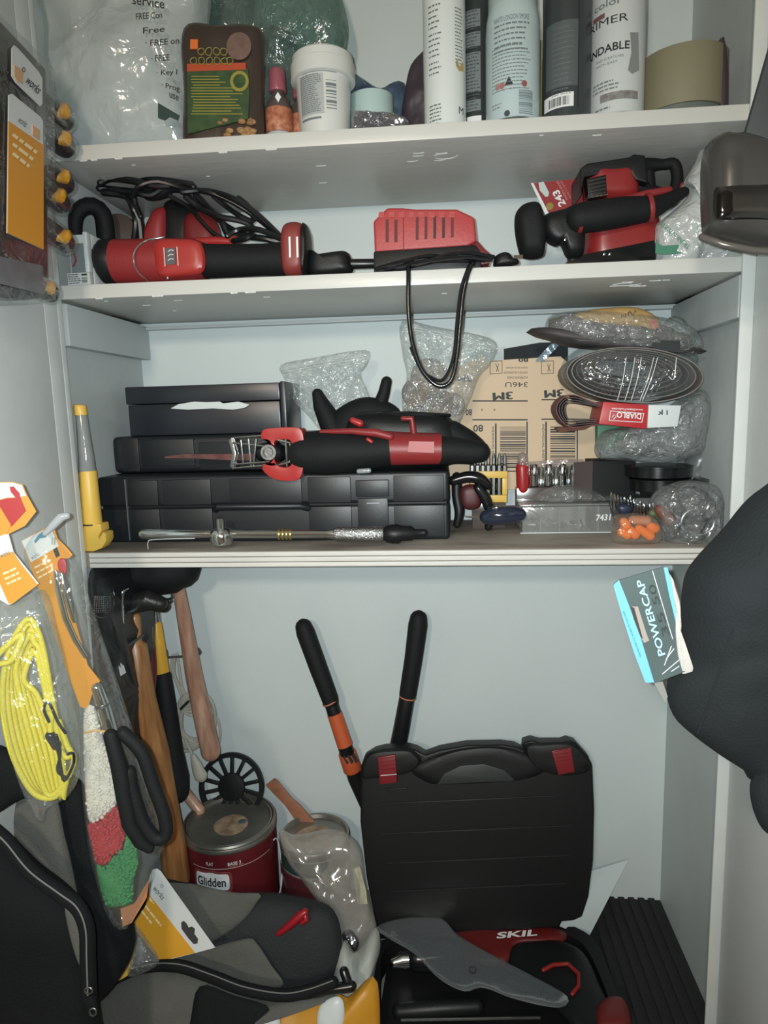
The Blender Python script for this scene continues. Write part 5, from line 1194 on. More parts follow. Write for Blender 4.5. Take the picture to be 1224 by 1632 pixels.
t.part('cream_line', strips(fn, [(-.075+k*.005, -.070+k*.005, ztp-.0375, ztp-.0362) for k in range(30)]), mat('line_cream', (186, 164, 158), .5), kind='stuff')
t.part('white_text', lettering('FLAT', lambda a, b: fn(-.046+.013*a, ztp-.031+.006*b), .01), WINK)
t.part('white_text', lettering('BASE 3', lambda a, b: fn(-.008+.022*a, ztp-.032+.006*b), .01), WINK)
t.part('fine_print', lettering('READY MIX', lambda a, b: fn(-.007+.026*a, ztp-.0348+.0018*b), .01), mat('line_cream', (186, 164, 158)))
zl0, zl1 = ztp-.078, ztp-.046
lo = [( -.068+.060*(.5+.5*math.copysign(abs(math.cos(a))**.35, math.cos(a))), zl0+(zl1-zl0)*(.5+.5*math.copysign(abs(math.sin(a))**.35, math.sin(a)))) for a in [2*math.pi*k/48 for k in range(48)]]
def patch(scale, off):
    ca, cz = sum(p[0] for p in lo)/48, sum(p[1] for p in lo)/48
    v = []; n = 12
    for j in range(n+1):
        zz = -1+2*j/n; row = []
        hw = max(.02, (1-abs(zz)**5)**.2)
        for i in range(n+1):
            v.append(fn(ca+.031*scale[0]*hw*(-1+2*i/n), cz+.0175*scale[1]*zz, off))
    return M().add(v, [(j*(n+1)+i, j*(n+1)+i+1, (j+1)*(n+1)+i+1, (j+1)*(n+1)+i) for j in range(n) for i in range(n)])
lb = t.part('name_border', patch((1.16, 1.26), .0004), mat('border_red', (124, 62, 62), .4))
t.part('name_panel', patch((1, 1), .0008), WINK, parent=lb)
t.part('name_text', lettering('Glidden', lambda a, b: fn(-.065+.052*a, zl0+.008+.017*b, .0013), .025), INK, parent=lb)
hz = ztp-.020; hx = fn(.088, hz, .002)
t.part('wire_bail', wire([fn(.088, ztp-.028, .002), fn(.096, ztp-.030, .005), fn(.094, ztp-.05, .010), fn(.080, ztp-.085, .020), fn(.06, ztp-.12, .02), fn(.0, ztp-.14, .016), fn(-.05, ztp-.12, .006)], .0011, 50, 8), WHT)
# second can in a bag
y = .175; r = .062; x = Xat(502, -.775, y); ztp = -.768
t = T('paint_can', 'smaller paint can with green and maroon band inside the cloudy bag', 'can')
t.part('body', lathe((x, y, zf), (0, 0, 1), [(r*.97, 0), (r, .003), (r, ztp-zf-.01), (r*.985, ztp-zf-.006)], 48), mat('can_pale', (132, 132, 130), .4))
t.part('green_band', lathe((x, y, ztp-.04), (0, 0, 1), [(r, 0), (r+.0008, .0005), (r+.0008, .026), (r, .0265)], 48), mat('band_green', (36, 66, 62), .4))
t.part('maroon_band', lathe((x-.002, y, zf+.002), (0, 0, 1), [(r*.98, 0), (r+.0004, .002), (r+.0004, .13), (r*.98, .132)], 48), mat('band_maroon', (78, 34, 40), .4))
t.part('rim', lathe((x, y, ztp), (0, 0, 1), [(r*.99, -.012), (r*1.03, -.008), (r*1.03, 0), (r*1.0, .003), (r*.94, .002), (r*.9, -.004), (.001, -.005)], 48), LID)
t.part('lid_sticker', lathe((x, y-.004, ztp-.0048), (0, 0, 1), [(r*.6, 0), (r*.6, .0008), (.001, .001)], 30), mat('sticker_tan', (172, 150, 124)))
t = T('plastic_bag', 'cloudy clear bag draped over the smaller paint can beside the black drill case', 'bag')
t.part('bag_film', puff(Pl((0, .09, -.85), (0, -1, .35)), [(444, 1322), (470, 1330), (520, 1322), (548, 1326), (574, 1350), (582, 1400), (590, 1440), (600, 1478), (588, 1500), (566, 1520), (540, 1506), (515, 1450), (480, 1400), (458, 1370)], .022, .012, e=3, N=90, K=14, amp=.010, freq=22, seed=81, fold=.6), film('cloudy_film', (185, 180, 172), body=.32, gloss=.12, rough=.14, bump=.35, bscale=16), ang=25)
t.part('cream_label', prism(Pl((0, .075, -.85), (0, -1, .35)), [(562, 1384), (574, 1380), (584, 1420), (586, 1440), (570, 1440)], .002, .001), mat('label_cream', (176, 172, 148), .5, var=.3, vscale=80))
t.part('foil_knot', puff(Pl((0, .07, -.85), (0, -1, .35)), [(545, 1486), (560, 1482), (572, 1500), (566, 1516), (552, 1510)], .008, .008, e=3, N=30, K=5, amp=.006, freq=90, seed=2, fold=.5), mat('foil', (170, 170, 176)))

# bolt cutters
t = T('bolt_cutter', 'long black bolt cutter with splayed foam handles and orange label', 'bolt cutter')
t.part('left_grip', tpx([(484, 999, .215, 13.5), (487, 1008, .214, 15), (508, 1066, .208, 14.5), (526, 1114, .203, 13.5), (527, 1118, .203, 13)], 20), BLKR)
t.part('grip_edge', tpx([(526, 1117, .203, 13.6), (527, 1119, .203, 13.6)], 20, caps='flat'), mat('edge_orange', (176, 108, 88), .5))
t.part('left_arm', tpx([(527, 1118, .203, 11), (540, 1160, .2, 11.5), (556, 1208, .215, 12), (566, 1240, .222, 12), (590, 1290, .225, 13), (622, 1360, .228, 14)], 18), BLK)
t.part('orange_label', tpx([(533, 1137, .2015, 12), (550, 1188, .1975, 12.6)], 20, caps='flat'), mat('label_orange', (188, 88, 50), .45, bump=.05))
t.part('label_text', textpx(YP(.188), 'LABEL', (540, 1150), (544, 1166), 5, .0, 0) if False else tube([YP(.189)(545, 1174), YP(.189)(549, 1182)], .0016, 6), WINK)
t.part('yellow_sticker', prism(YP(.1885), [(537, 1180), (543, 1177), (546, 1188), (541, 1191)], .001, .001), mat('sticker_lime', (176, 176, 84), .5))
cl = t.part('orange_collar', tpx([(553, 1199, .214, 14.5), (562, 1226, .22, 15)], 20, caps='flat'), MATS['label_orange'], bevel=.0012)
for k in range(3): t.part('collar_slot', prism(YP(.199), [(546+k*7, 1206-k), (550+k*7, 1204-k), (556+k*7, 1216-k), (553+k*7, 1218-k)], .001, .004), INK, parent=cl)
t.part('right_grip', tpx([(667, 986, .215, 14), (666, 996, .214, 15.5), (659, 1050, .208, 14.5), (650, 1106, .203, 13.8), (649.5, 1110, .203, 13)], 20), BLKR)
t.part('grip_edge', tpx([(649.8, 1109, .203, 13.8), (649.4, 1111, .203, 13.8)], 20, caps='flat'), MATS['edge_orange'])
t.part('right_arm', tpx([(649, 1110, .203, 12.5), (640, 1160, .2, 13), (632, 1200, .215, 13.5), (628, 1290, .225, 14), (626, 1380, .228, 15)], 18), BLK)
t.part('jaws', tube([YP(.235)(624, 1370), YP(.24)(626, 1420), YP(.24)(628, 1460)], [.018, .022, .012], 14, flat=.5), STL)

# ------------------------------------------------------------------ open drill case
LP = Pl((0, .10, -.897), (0, -.317, .055))
CB2 = mat('drill_case', (18, 20, 20), .5, bump=.05, bscale=500, spec=.35)
t = T('drill_case', 'open black drill case with ribbed upright lid and two red latches', 'case')
lid = t.part('lid', prism(LP, [(575, 1222), (580, 1208), (596, 1198), (612, 1194), (650, 1192), (664, 1196), (678, 1204), (700, 1196), (745, 1188), (800, 1187), (822, 1190), (834, 1196), (834, 1184), (848, 1180), (862, 1184), (896, 1184), (906, 1180), (918, 1184), (938, 1206), (944, 1222), (947, 1290), (945, 1370), (938, 1430), (928, 1462), (914, 1468), (893, 1470), (893, 1478), (603, 1498), (596, 1460), (584, 1400), (574, 1310)], .0, .032), CB2, bevel=.005, bseg=3)
for k, (v0, v1, u0, u1) in enumerate(((1281, 1268, 604, 898), (1329, 1316, 606, 908), (1376, 1363, 614, 906), (1421, 1408, 622, 900))):
    t.part('rib', tube([LP(u0, v0, .0005), LP(u1, v1, .0005)], .0016, 8), mat('rib_gloss', (34, 36, 36), .25), parent=lid)
t.part('rib', tube([LP(616, 1258, .0005), LP(648, 1256, .0005)], .0016, 8), CB2, parent=lid)
t.part('handle', puff(LP, [(655, 1226), (690, 1206), (740, 1192), (800, 1190), (850, 1206), (868, 1226), (850, 1238), (800, 1246), (700, 1250), (672, 1242)], .006, .002, e=8, N=60, K=5), CB2, parent=lid)
t.part('handle_recess', prism(LP, [(697, 1247), (708, 1230), (734, 1218), (770, 1215), (802, 1224), (820, 1240), (812, 1242), (760, 1244)], .009, .0), mat('recess_grey', (44, 48, 48), .4), bevel=.001, parent=lid)
t.part('corner_block', puff(LP, [(576, 1222), (584, 1204), (600, 1196), (650, 1193), (664, 1200), (672, 1214), (650, 1232), (600, 1240), (578, 1240)], .008, .0, e=8, N=40, K=4), CB2, parent=lid)
t.part('corner_block', puff(LP, [(834, 1188), (862, 1184), (908, 1183), (932, 1200), (942, 1226), (900, 1236), (850, 1222)], .008, .0, e=8, N=40, K=4), CB2, parent=lid)
LR = mat('latch_red', (118, 26, 34), .4)
for q, ln2 in (([(603, 1203), (631, 1199), (634, 1243), (606, 1246)], ((607, 1236), (632, 1234))), ([(877, 1193), (908, 1188), (914, 1226), (888, 1231)], None)):
    la = t.part('latch', prism(LP, q, .013, .0), LR, bevel=.002)
    for k in range(4):
        a = Vector(q[0]).lerp(Vector(q[3]), .15+.14*k); b = Vector(q[1]).lerp(Vector(q[2]), .15+.14*k)
        t.part('latch_ridge', tube([LP(*a.lerp(b, .15), .0135), LP(*a.lerp(b, .85), .0135)], .0006, 6), LR, parent=la)
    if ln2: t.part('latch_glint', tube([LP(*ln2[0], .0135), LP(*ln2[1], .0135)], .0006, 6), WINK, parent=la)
ZT = -.893; BP = ZP(ZT)
base_o = [(604, 1500), (700, 1492), (890, 1477), (925, 1482), (950, 1500), (970, 1545), (990, 1600), (1012, 1690), (1016, 1780), (800, 1800), (584, 1790), (586, 1650), (592, 1560)]
base_i = [(616, 1510), (700, 1501), (885, 1488), (915, 1494), (935, 1512), (955, 1552), (974, 1604), (994, 1690), (998, 1765), (800, 1782), (600, 1774), (602, 1650), (606, 1570)]
t.part('base_wall', ringplate(BP, base_o, base_i, 0, .044, 80), CB2)
t.part('base_floor', prism(ZP(-.927), [tuple(proj(BP(*p)+Vector((0, 0, -.034)))) for p in base_i], .0, .010), CB2)
t.part('hinge', tube([BP(700, 1488), BP(860, 1476)], .004, 10), CB2)
t.part('white_sticker', prism(BP, [(623, 1484), (630, 1484), (634, 1492), (623, 1492)], .001, .0), WINK)
DP = ZP(-.9)
t = T('power_drill', 'red and black power drill with chrome chuck lying in the open case', 'power tool')
sr = mat('drill_red', (96, 26, 26), .4)
t.part('housing', puff(ZP(-.895), [(700, 1498), (760, 1486), (870, 1482), (905, 1490), (885, 1506), (825, 1512), (812, 1536), (790, 1540), (740, 1530)], .012, .02, e=6, N=50, K=6), sr)
t.part('name_text', textpx(ZP(-.882), 'SKIL', (791, 1496), (856, 1491), 10, .0, .03, slant=3), WINK)
t.part('black_body', puff(ZP(-.893), [(812, 1510), (880, 1500), (930, 1520), (960, 1580), (985, 1640), (940, 1660), (880, 1600), (820, 1560)], .012, .02, e=6, N=50, K=6), BLK)
t.part('chuck', tube([DP(628, 1534), DP(640, 1530), DP(658, 1528), DP(668, 1527), DP(700, 1526)], [.008, .013, .014, .018, .022], 22), CHR)
t.part('chuck_sleeve', tube([DP(664, 1528), DP(720, 1524)], [.019, .026], 22), BLKG)
t.part('red_ring', tube([ZP(-.878)(866, 1546), ZP(-.878)(880, 1538), ZP(-.878)(905, 1536), ZP(-.878)(922, 1552), ZP(-.878)(922, 1572), ZP(-.878)(912, 1584)], .0032, 10), mat('ring_red', (130, 32, 30), .4))
t.part('red_foot', puff(ZP(-.89), [(952, 1606), (975, 1592), (998, 1600), (1004, 1640), (960, 1650), (948, 1630)], .014, .01, e=5, N=30, K=5), sr)
t.part('side_handle', tube([ZP(-.905)(636, 1612), ZP(-.9)(690, 1608), ZP(-.9)(760, 1604)], [.011, .012, .011], 16), BLK)
t.part('depth_rod', tube([ZP(-.9)(640, 1626), ZP(-.9)(860, 1622)], .0022, 8), STL)
t = T('clear_sleeve', 'grey clear plastic sleeve lying diagonally across the open drill case', 'sleeve')
t.part('sleeve', puff(ZP(-.868), [(600, 1478), (640, 1464), (700, 1462), (730, 1490), (790, 1525), (850, 1556), (904, 1588), (890, 1606), (820, 1592), (770, 1574), (740, 1580), (700, 1560), (660, 1520), (620, 1496)], .004, .003, e=3, N=80, K=9, amp=.003, freq=14, seed=91, fold=.1), film('sleeve_film', (110, 116, 120), body=.42, gloss=.16, rough=.18, bump=.25, bscale=7))
t.part('grommet', lathe(ZP(-.862)(753, 1546), (0, -.3, 1), [(.004, 0), (.0055, 0), (.0055, .001), (.004, .001), (.004, 0)], 20), INK)
t = T('paper_sheet', 'bent white paper sheet sticking up behind the right side of the drill case', 'paper')
def sheet(a, b):
    u = 905+60*a+24*b*(a); v = 1482-40*a*0; p0 = Vector((892+45*a, 1476+8*a)); p1 = Vector((930+62*a, 1392-22*a)); p = p0.lerp(p1, b)
    return YP(.12+.10*b+.02*a)(p.x+10*a*b, p.y+12*a*(1-b))
t.part('sheet', grid(sheet, 10, 12, .0006), mat('paper_white', (190, 200, 200)))
# ribbed mat
t = T('rubber_mat', 'black ribbed mat covering the floor at the right corner', 'mat')
xm0, xm1 = .50, W+.0175
t.part('mat_base', box(xm0, xm1, -.30, D-.002, ZF+.0002, ZF+.004), mat('mat_black', (26, 27, 27), .8, bump=.6, bscale=300))
k = 0; xr_ = xm0+.006
while xr_ < xm1-.008:
    t.part('rib', box(xr_, xr_+.012, -.30, D-.002, ZF+.0042, ZF+.0085), MATS['mat_black'], bevel=.0015); xr_ += .0185

# ------------------------------------------------------------------ tool bag in front
CLK = mat('bag_black', (22, 25, 27), .8, bump=.5, bscale=350, spec=.2)
CLG = mat('bag_grey', (92, 92, 88), .8, bump=.5, bscale=350, var=.12, vscale=14)
CLD = mat('bag_charcoal', (36, 39, 42), .75, bump=.5, bscale=350, var=.2, vscale=10)
t = T('tool_bag', 'big open black and grey fabric tool bag filling the lower left corner', 'bag')
def LB(y): return Pl((.02, y, -.75), (.1, -1, .12))
def yz(y): return Pl((0, y, -.85), (0, -1, .45))
t.part('rear_panel', puff(yz(.02), [(236, 1416), (290, 1408), (360, 1424), (430, 1424), (490, 1434), (530, 1450), (544, 1490), (540, 1540), (510, 1578), (440, 1600), (300, 1600), (236, 1560)], .03, .05, e=4, N=80, K=10, amp=.004, freq=14, seed=1), CLD)
t.part('grey_flap', puff(yz(-.022), [(240, 1414), (300, 1408), (370, 1422), (414, 1424), (408, 1440), (384, 1470), (340, 1500), (300, 1512), (250, 1470)], .006, .004, e=5, N=60, K=8, amp=.006, freq=16, seed=2), CLG)
t.part('grey_liner', puff(yz(-.03), [(262, 1532), (330, 1512), (392, 1496), (408, 1502), (432, 1538), (450, 1572), (380, 1572), (300, 1560)], .005, .004, e=5, N=60, K=8, amp=.004, freq=16, seed=3), CLG)
fp_ = t.part('front_panel', puff(yz(-.075), [(126, 1600), (160, 1572), (220, 1540), (300, 1544), (370, 1574), (430, 1590), (480, 1580), (540, 1584), (480, 1604), (420, 1622), (380, 1760), (130, 1780)], .025, .03, e=5, N=80, K=9, amp=.004, freq=12, seed=4), CLG)
t.part('black_corner', puff(yz(-.10), [(318, 1572), (372, 1586), (430, 1606), (405, 1636), (385, 1760), (262, 1760), (300, 1640)], .008, .006, e=5, N=50, K=7, amp=.003, freq=14, seed=5), CLK)
zb_ = [(142, 1604), (152, 1584), (190, 1556), (236, 1540), (286, 1540), (336, 1556), (390, 1576), (450, 1586), (490, 1580), (530, 1566)]
t.part('binding', wire([yz(-.10)(*p) for p in zb_], .0085, 70, 12), CLK)
t.part('zip_teeth', wire([yz(-.108)(u, v-3) for u, v in zb_], .0009, 90, 6), mat('zip_grey', (120, 120, 118), .4))
t.part('left_panel', puff(LB(-.27), [(-60, 1290), (0, 1330), (50, 1380), (104, 1424), (134, 1470), (142, 1540), (150, 1600), (150, 1780), (-60, 1780)], .03, .04, e=6, N=80, K=9, amp=.008, freq=10, seed=6), CLK)
t.part('left_liner', puff(LB(-.235), [(10, 1300), (36, 1268), (84, 1262), (102, 1330), (118, 1400), (122, 1440), (90, 1410), (40, 1360)], .01, .01, e=4, N=50, K=7, amp=.004, freq=16, seed=7), CLG)
t.part('centre_fold', puff(LB(-.2), [(84, 1240), (128, 1250), (150, 1330), (176, 1430), (214, 1500), (190, 1560), (150, 1600), (136, 1560), (134, 1480), (110, 1380)], .02, .03, e=4, N=70, K=9, amp=.005, freq=14, seed=8), CLK)
t.part('grey_sliver', puff(LB(-.31), [(103, 1440), (118, 1452), (134, 1484), (132, 1520), (127, 1538), (112, 1490)], .004, .004, e=4, N=30, K=5), CLG)
t.part('top_flap', puff(LB(-.27), [(-60, 1180), (20, 1200), (84, 1236), (70, 1260), (30, 1276), (-10, 1300), (-60, 1310)], .012, .02, e=4, N=50, K=7, amp=.004, freq=14, seed=9), CLK)
lb_ = [(-20, 1316), (10, 1342), (48, 1388), (96, 1424), (124, 1446), (138, 1480), (140, 1530), (142, 1590)]
t.part('binding', wire([LB(-.312)(*p) for p in lb_], .0085, 60, 12), CLK)
t.part('zip_teeth', wire([LB(-.3215)(u-2, v) for u, v in lb_], .0009, 80, 6), MATS['zip_grey'])
zp = t.part('zip_pull', prism(LB(-.325), [(136, 1590), (148, 1586), (154, 1604), (156, 1616), (148, 1622), (142, 1616)], .002, .002), BLK, bevel=.0008)
t.part('pull_ring', wire([LB(-.329)(148+5*math.cos(a), 1613+6*math.sin(a)) for a in [k*.785 for k in range(8)]], .0009, 24, 6, True), STL, parent=zp)
t.part('slider', wire([LB(-.329)(141+6*math.cos(a), 1579+5*math.sin(a)) for a in [k*.785 for k in range(8)]], .0009, 24, 6, True), STL, parent=zp)

# card and small things in the bag
CP = Pl((0, -.088, -.8), (.1, -1, .35))
t = T('hang_card', 'yellow and white works packaging card with hanger slot standing in the tool bag', 'card')
cd = t.part('card', prism(CP, [(238, 1398), (243, 1386), (250, 1384), (256, 1388), (343, 1510), (314, 1518), (262, 1531), (254, 1530), (210, 1474), (236, 1440)], .0006, .0006), mat('card_white', (212, 216, 214), .45))
t.part('yellow_print', prism(CP, [(237, 1424), (311, 1518), (262, 1530), (254, 1529), (211, 1474), (232, 1444)], .0012, -.0006), mat('card_yellow', (218, 158, 44), .45), parent=cd)
t.part('hanger_slot', prism(CP, [(289, 1470), (293, 1467), (298, 1472), (301, 1478), (306, 1476), (311, 1480), (310, 1488), (316, 1496), (315, 1503), (309, 1504), (300, 1494), (290, 1480)], .0014, -.0006), mat('slot_shadow', (52, 54, 54), .7), parent=cd)
t.part('brand_text', textpx(CP, 'works', (243, 1416), (258, 1434), 9, .0014, .0), INK, parent=cd)
t.part('balloon_mark', wire([CP(258+2*math.cos(a), 1412+2.4*math.sin(a), .0012) for a in [k*1.05 for k in range(6)]], .0003, 14, 5, True), INK, parent=cd)
m = M()
for a, b, h in (((236, 1430), (244, 1440), 5), ((231, 1444), (256, 1476), 5), ((225, 1452), (241, 1472), 5)):
    m += dashpx(CP, a, b, h, .0014)
t.part('fine_print', m, mat('cream_ink', (240, 220, 168), .5), parent=cd)
t = T('folding_knife', 'yellow tool handle in clear blister under the works card', 'tool')
t.part('handle', prism(Pl((0, -.10, -.8), (.1, -1, .35)), [(184, 1556), (190, 1530), (198, 1506), (206, 1502), (213, 1506), (212, 1526), (206, 1552), (192, 1560)], .008, .008), YEL, bevel=.002)
t.part('blister', puff(Pl((0, -.095, -.8), (.1, -1, .35)), [(200, 1490), (216, 1474), (236, 1500), (254, 1530), (240, 1545), (206, 1556), (196, 1530)], .014, .006, e=3, N=40, K=7, amp=.004, freq=50, seed=4, fold=.4), CRK)
t = T('red_clip', 'bright red plastic clip lying on the dark bag fabric', 'clip')
t.part('clip', tube([yz(-.028)(444, 1488), yz(-.03)(462, 1474), yz(-.03)(480, 1458), yz(-.03)(486, 1454)], [.004, .006, .007, .006], 12), mat('clip_red', (150, 26, 36), .35))
t.part('clip_hook', tube([yz(-.03)(486, 1456), yz(-.032)(488, 1466), yz(-.03)(482, 1470)], .0045, 10), MATS['clip_red'])
t = T('sprayer_nozzle', 'black nozzle tube with upright end at the right edge of the tool bag', 'nozzle')
t.part('tube', tube([yz(-.09)(486, 1584), yz(-.09)(520, 1578), yz(-.09)(560, 1572)], .0075, 12), BLKG)
t.part('spout', tube([yz(-.088)(557, 1574), yz(-.085)(548, 1548)], .0065, 14), BLKG)
t.part('bore', tube([yz(-.086)(548, 1547), yz(-.087)(547, 1545)], .003, 10), STL)
t = T('printed_sack', 'yellow and white printed plastic sack on the floor below the tool bag', 'sack')
t.part('sack', puff(yz(-.065), [(400, 1640), (420, 1612), (470, 1596), (530, 1582), (556, 1590), (600, 1560), (604, 1700), (590, 1780), (390, 1780)], .02, .03, e=4, N=60, K=9, amp=.008, freq=16, seed=3, fold=.4), mat('sack_yellow', (196, 140, 38), .45, bump=.2))
t.part('white_print', puff(yz(-.088), [(510, 1604), (536, 1588), (548, 1600), (546, 1640), (524, 1680), (506, 1640)], .006, .002, e=3, N=30, K=5, amp=.003, freq=20, seed=5), WHT)
t.part('white_print', puff(yz(-.088), [(410, 1622), (436, 1614), (446, 1626), (444, 1680), (410, 1690)], .006, .002, e=3, N=30, K=5), WHT)
t = T('paper_heap', 'crumpled white paper heap between the tool bag and the drill case', 'paper')
t.part('paper', puff(yz(.03), [(536, 1530), (548, 1500), (566, 1520), (598, 1478), (606, 1510), (596, 1560), (590, 1700), (560, 1720), (540, 1640), (530, 1580)], .03, .04, e=4, N=70, K=10, amp=.014, freq=24, seed=4, fold=.6), mat('heap_white', (176, 180, 174), .6, var=.15, vscale=20))
# ------------------------------------------------------------------ hanging in front, left
CLEAR = film('clear_blister', (215, 216, 212), body=.035, gloss=.04, rough=.06, bump=.4, bscale=24)
ORG = mat('card_orange', (216, 148, 52), .45)
CWH = mat('card_white', (212, 216, 214), .45)
PX = XP(.045)
t = T('screwdriver_set', 'blister pack of yellow and black screwdrivers with orange works labels, top left', 'tool set')
t.part('tray', prism(PX, [(-70, -60), (0, 30), (76, 110), (80, 474), (40, 478), (-70, 470)], -.002, .028), mat('tray_brown', (56, 50, 48), .3, var=.3, vscale=14), bevel=.003)
t.part('blister', prism(PX, [(-74, -70), (-2, 24), (74, 98), (84, 112), (86, 480), (40, 486), (-74, 480)], .004, .033), CLEAR, bevel=.004)
def rc(q, pl, off=.0068):                             # thin plate from a pixel outline
    return prism(pl, q, off, -off+.0010)
a = t.part('upper_label', rc([(10, 78), (14, 73), (22, 80), (54, 116), (59, 126), (59, 166), (56, 170), (16, 132), (10, 122)], PX), CWH)
t.part('orange_patch', rc([(13, 104), (27, 113), (27, 134), (18, 131), (13, 122)], PX, .0075), mat('peach', (208, 168, 130), .5), parent=a)
t.part('brand_text', textpx(PX, 'works', (29, 131), (50, 151), 13, .0078, .01), INK, parent=a)
t.part('balloon_mark', wire([PX(38+2.2*math.cos(q), 111+3.4*math.sin(q), .0078) for q in [k*1.05 for k in range(6)]], .0004, 14, 5, True), INK, parent=a)
a = t.part('lower_label', rc([(5, 152), (10, 150), (56, 187), (60, 194), (60, 398), (2, 372)], PX), CWH)
t.part('orange_print', rc([(4, 194), (60, 232), (60, 398), (2, 372)], PX, .0076), ORG, parent=a)
t.part('brand_text', textpx(PX, 'works', (17, 194), (30, 204), 10, .0078, .01), GINK, parent=a)
t.part('peach_patch', rc([(42, 200), (54, 208), (54, 224), (42, 216)], PX, .0079), MATS['peach'], parent=a)
m = M()
for k in range(3): m += dashpx(PX, (7, 217+k*15), (46-6*k, 246+k*15-4*k), 8, .0086, k)
t.part('fine_print', m, mat('cream_ink', (240, 220, 168)), parent=a)
t.part('grey_tray_floor', rc([(-60, 398), (60, 424), (62, 470), (-60, 440)], PX, .0065), mat('tray_grey', (110, 114, 116), .3, var=.3, vscale=30))
HB = mat('handle_black', (34, 33, 34), .3)
SW = mat('handle_yellow', (224, 160, 44), .3)
for i, (u, v, r) in enumerate(((102, 190, 19), (104, 233, 19), (103, 292, 18), (96, 322, 18), (104, 386, 18), (80, 466, 17))):
    pf2 = XP(.03)
    dv = -34 if i not in (5,) else -22
    p0 = pf2(u-46, v+dv); p1 = pf2(u-2, v); rr = r*mpp(p1)*.93
    h = t.part('screwdriver_handle', tube([p0, p0.lerp(p1, .3), p0.lerp(p1, .7), p1], [rr*.8, rr*.95, rr, rr*.97], 20), HB)
    dd = (p1-p0).normalized(); sd = Vector((.6, -.78, .15)).normalized()
    sd = (sd-dd*sd.dot(dd)).normalized(); up_ = dd.cross(sd)
    cpt = p0.lerp(p1, .72)
    t.part('yellow_inlay', tube([cpt+sd*rr*.60+up_*rr*.42-dd*rr*.8, cpt+sd*rr*.72+up_*rr*.1-dd*rr*.1, cpt+sd*rr*.70-up_*rr*.3+dd*rr*.4, cpt+sd*rr*.6-up_*rr*.2+dd*rr*.9], [rr*.45, rr*.66, rr*.55, rr*.25], 14), SW, parent=h)
    t.part('clear_dome', tube([p0.lerp(p1, .2), p1+dd*rr*.1], [rr*1.2, rr*1.25], 20), CLEAR, parent=h)

# lower left: bungee pack
PB = Pl((.06, -.30, -.35), (.35, -1, .05))
t = T('bungee_pack', 'bag of yellow bungee cords with orange card hanging lowest at the far left', 'cord pack')
c1 = t.part('header_card', prism(PB, [(-60, 795), (-10, 768), (20, 768), (36, 772), (44, 790), (58, 815), (40, 838), (16, 850), (-60, 880)], .0006, .0006), ORG)
t.part('white_print', prism(PB, [(-60, 796), (-10, 769), (20, 769), (35, 773), (42, 790), (32, 792), (12, 793), (-60, 812)], .0011, -.0003), CWH, parent=c1)
t.part('red_print', prism(PB, [(-60, 812), (12, 794), (33, 793), (42, 814), (20, 838), (-20, 850), (-60, 860)], .0012, -.0004), mat('print_red', (176, 44, 48), .45), parent=c1)
t.part('orange_print', prism(PB, [(-60, 806), (-4, 800), (18, 836), (12, 850), (-60, 876)], .0017, -.0010), ORG, parent=c1)
t.part('red_dot', prism(PB, [(16, 776), (22, 775), (32, 786), (34, 798), (28, 796), (18, 784)], .0016, -.0004), MATS['print_red'], parent=c1)
c2 = t.part('label_card', prism(Pl((.06, -.305, -.35), (.35, -1, .05)), [(-60, 880), (6, 852), (14, 851), (22, 880), (62, 930), (20, 962), (14, 964), (-60, 920)], .0006, .0006), CWH)
PB2 = Pl((.06, -.3065, -.35), (.35, -1, .05))
t.part('orange_print', prism(PB2, [(-60, 905), (20, 879), (34, 900), (60, 932), (20, 962), (14, 962), (0, 930)], .0004, .0004), ORG, parent=c2)
t.part('brand_text', textpx(PB2, 'works', (2, 890), (17, 884), 9, .0006, .0), GINK, parent=c2)
m = M()
for k in range(3): m += dashpx(PB2, (6+3*k, 916+8*k), (28+3*k, 906+8*k), 5, .0008, k)
t.part('fine_print', m, MATS['cream_ink'], parent=c2)
BY = mat('bungee_yellow', (226, 212, 62), .5, bump=.5, bscale=420)
rnd = random.Random(21)
for i in range(9):
    x0 = 6+i*9+rnd.uniform(-3, 3); w = 30+rnd.uniform(-6, 10)
    top = 985+i*5+rnd.uniform(-8, 8); yy = -.30+.004*(i % 4)
    pb = Pl((.06, yy, -.35), (.35, -1, .05))
    L_ = [(42+i*1.5, top), (28+i*3-14, top+50), (4+i*7, 1110), (16+i*9, 1190), (44+i*7, 1252+i*2), (70+i*4, 1272-i*1.5), (96+i*1.5, 1262-i*4), (100, 1210+i*4), (84-i*1.0, 1120), (70-i*1.5, 1040), (58-i, top+14)]
    t.part('cord_loop', wire([pb(*p) for p in L_], .0030, 90, 10, True), BY)
t.part('cord_loop', wire([PB2(u, v) for u, v in [(-4, 1044), (10, 1030), (36, 1010), (20, 1050), (0, 1058), (-30, 1060)]], .0032, 40, 10), BY)
for i, pts in enumerate(([(74, 1150), (76, 1136), (82, 1140), (80, 1160), (84, 1180), (104, 1206), (112, 1204)], [(94, 1150), (106, 1186), (118, 1210), (110, 1236)])):
    t.part('cord_end', wire([PB2(*p) for p in pts], .0030, 30, 10), BY)
for pts in ([(78, 1150), (70, 1130), (78, 1120), (92, 1150), (104, 1168)], [(82, 1182), (92, 1196), (98, 1230), (102, 1245), (112, 1230), (118, 1212), (116, 1200), (108, 1202)], [(90, 1172), (96, 1200), (92, 1228), (106, 1240)]):
    t.part('wire_hook', wire([Pl((.06, -.312, -.35), (.35, -1, .05))(*p) for p in pts], .0016, 30, 8), BLKG)
t.part('hook_spring', tube([PB2(80, 1172), PB2(90, 1188)], .0052, 12), BLKG)
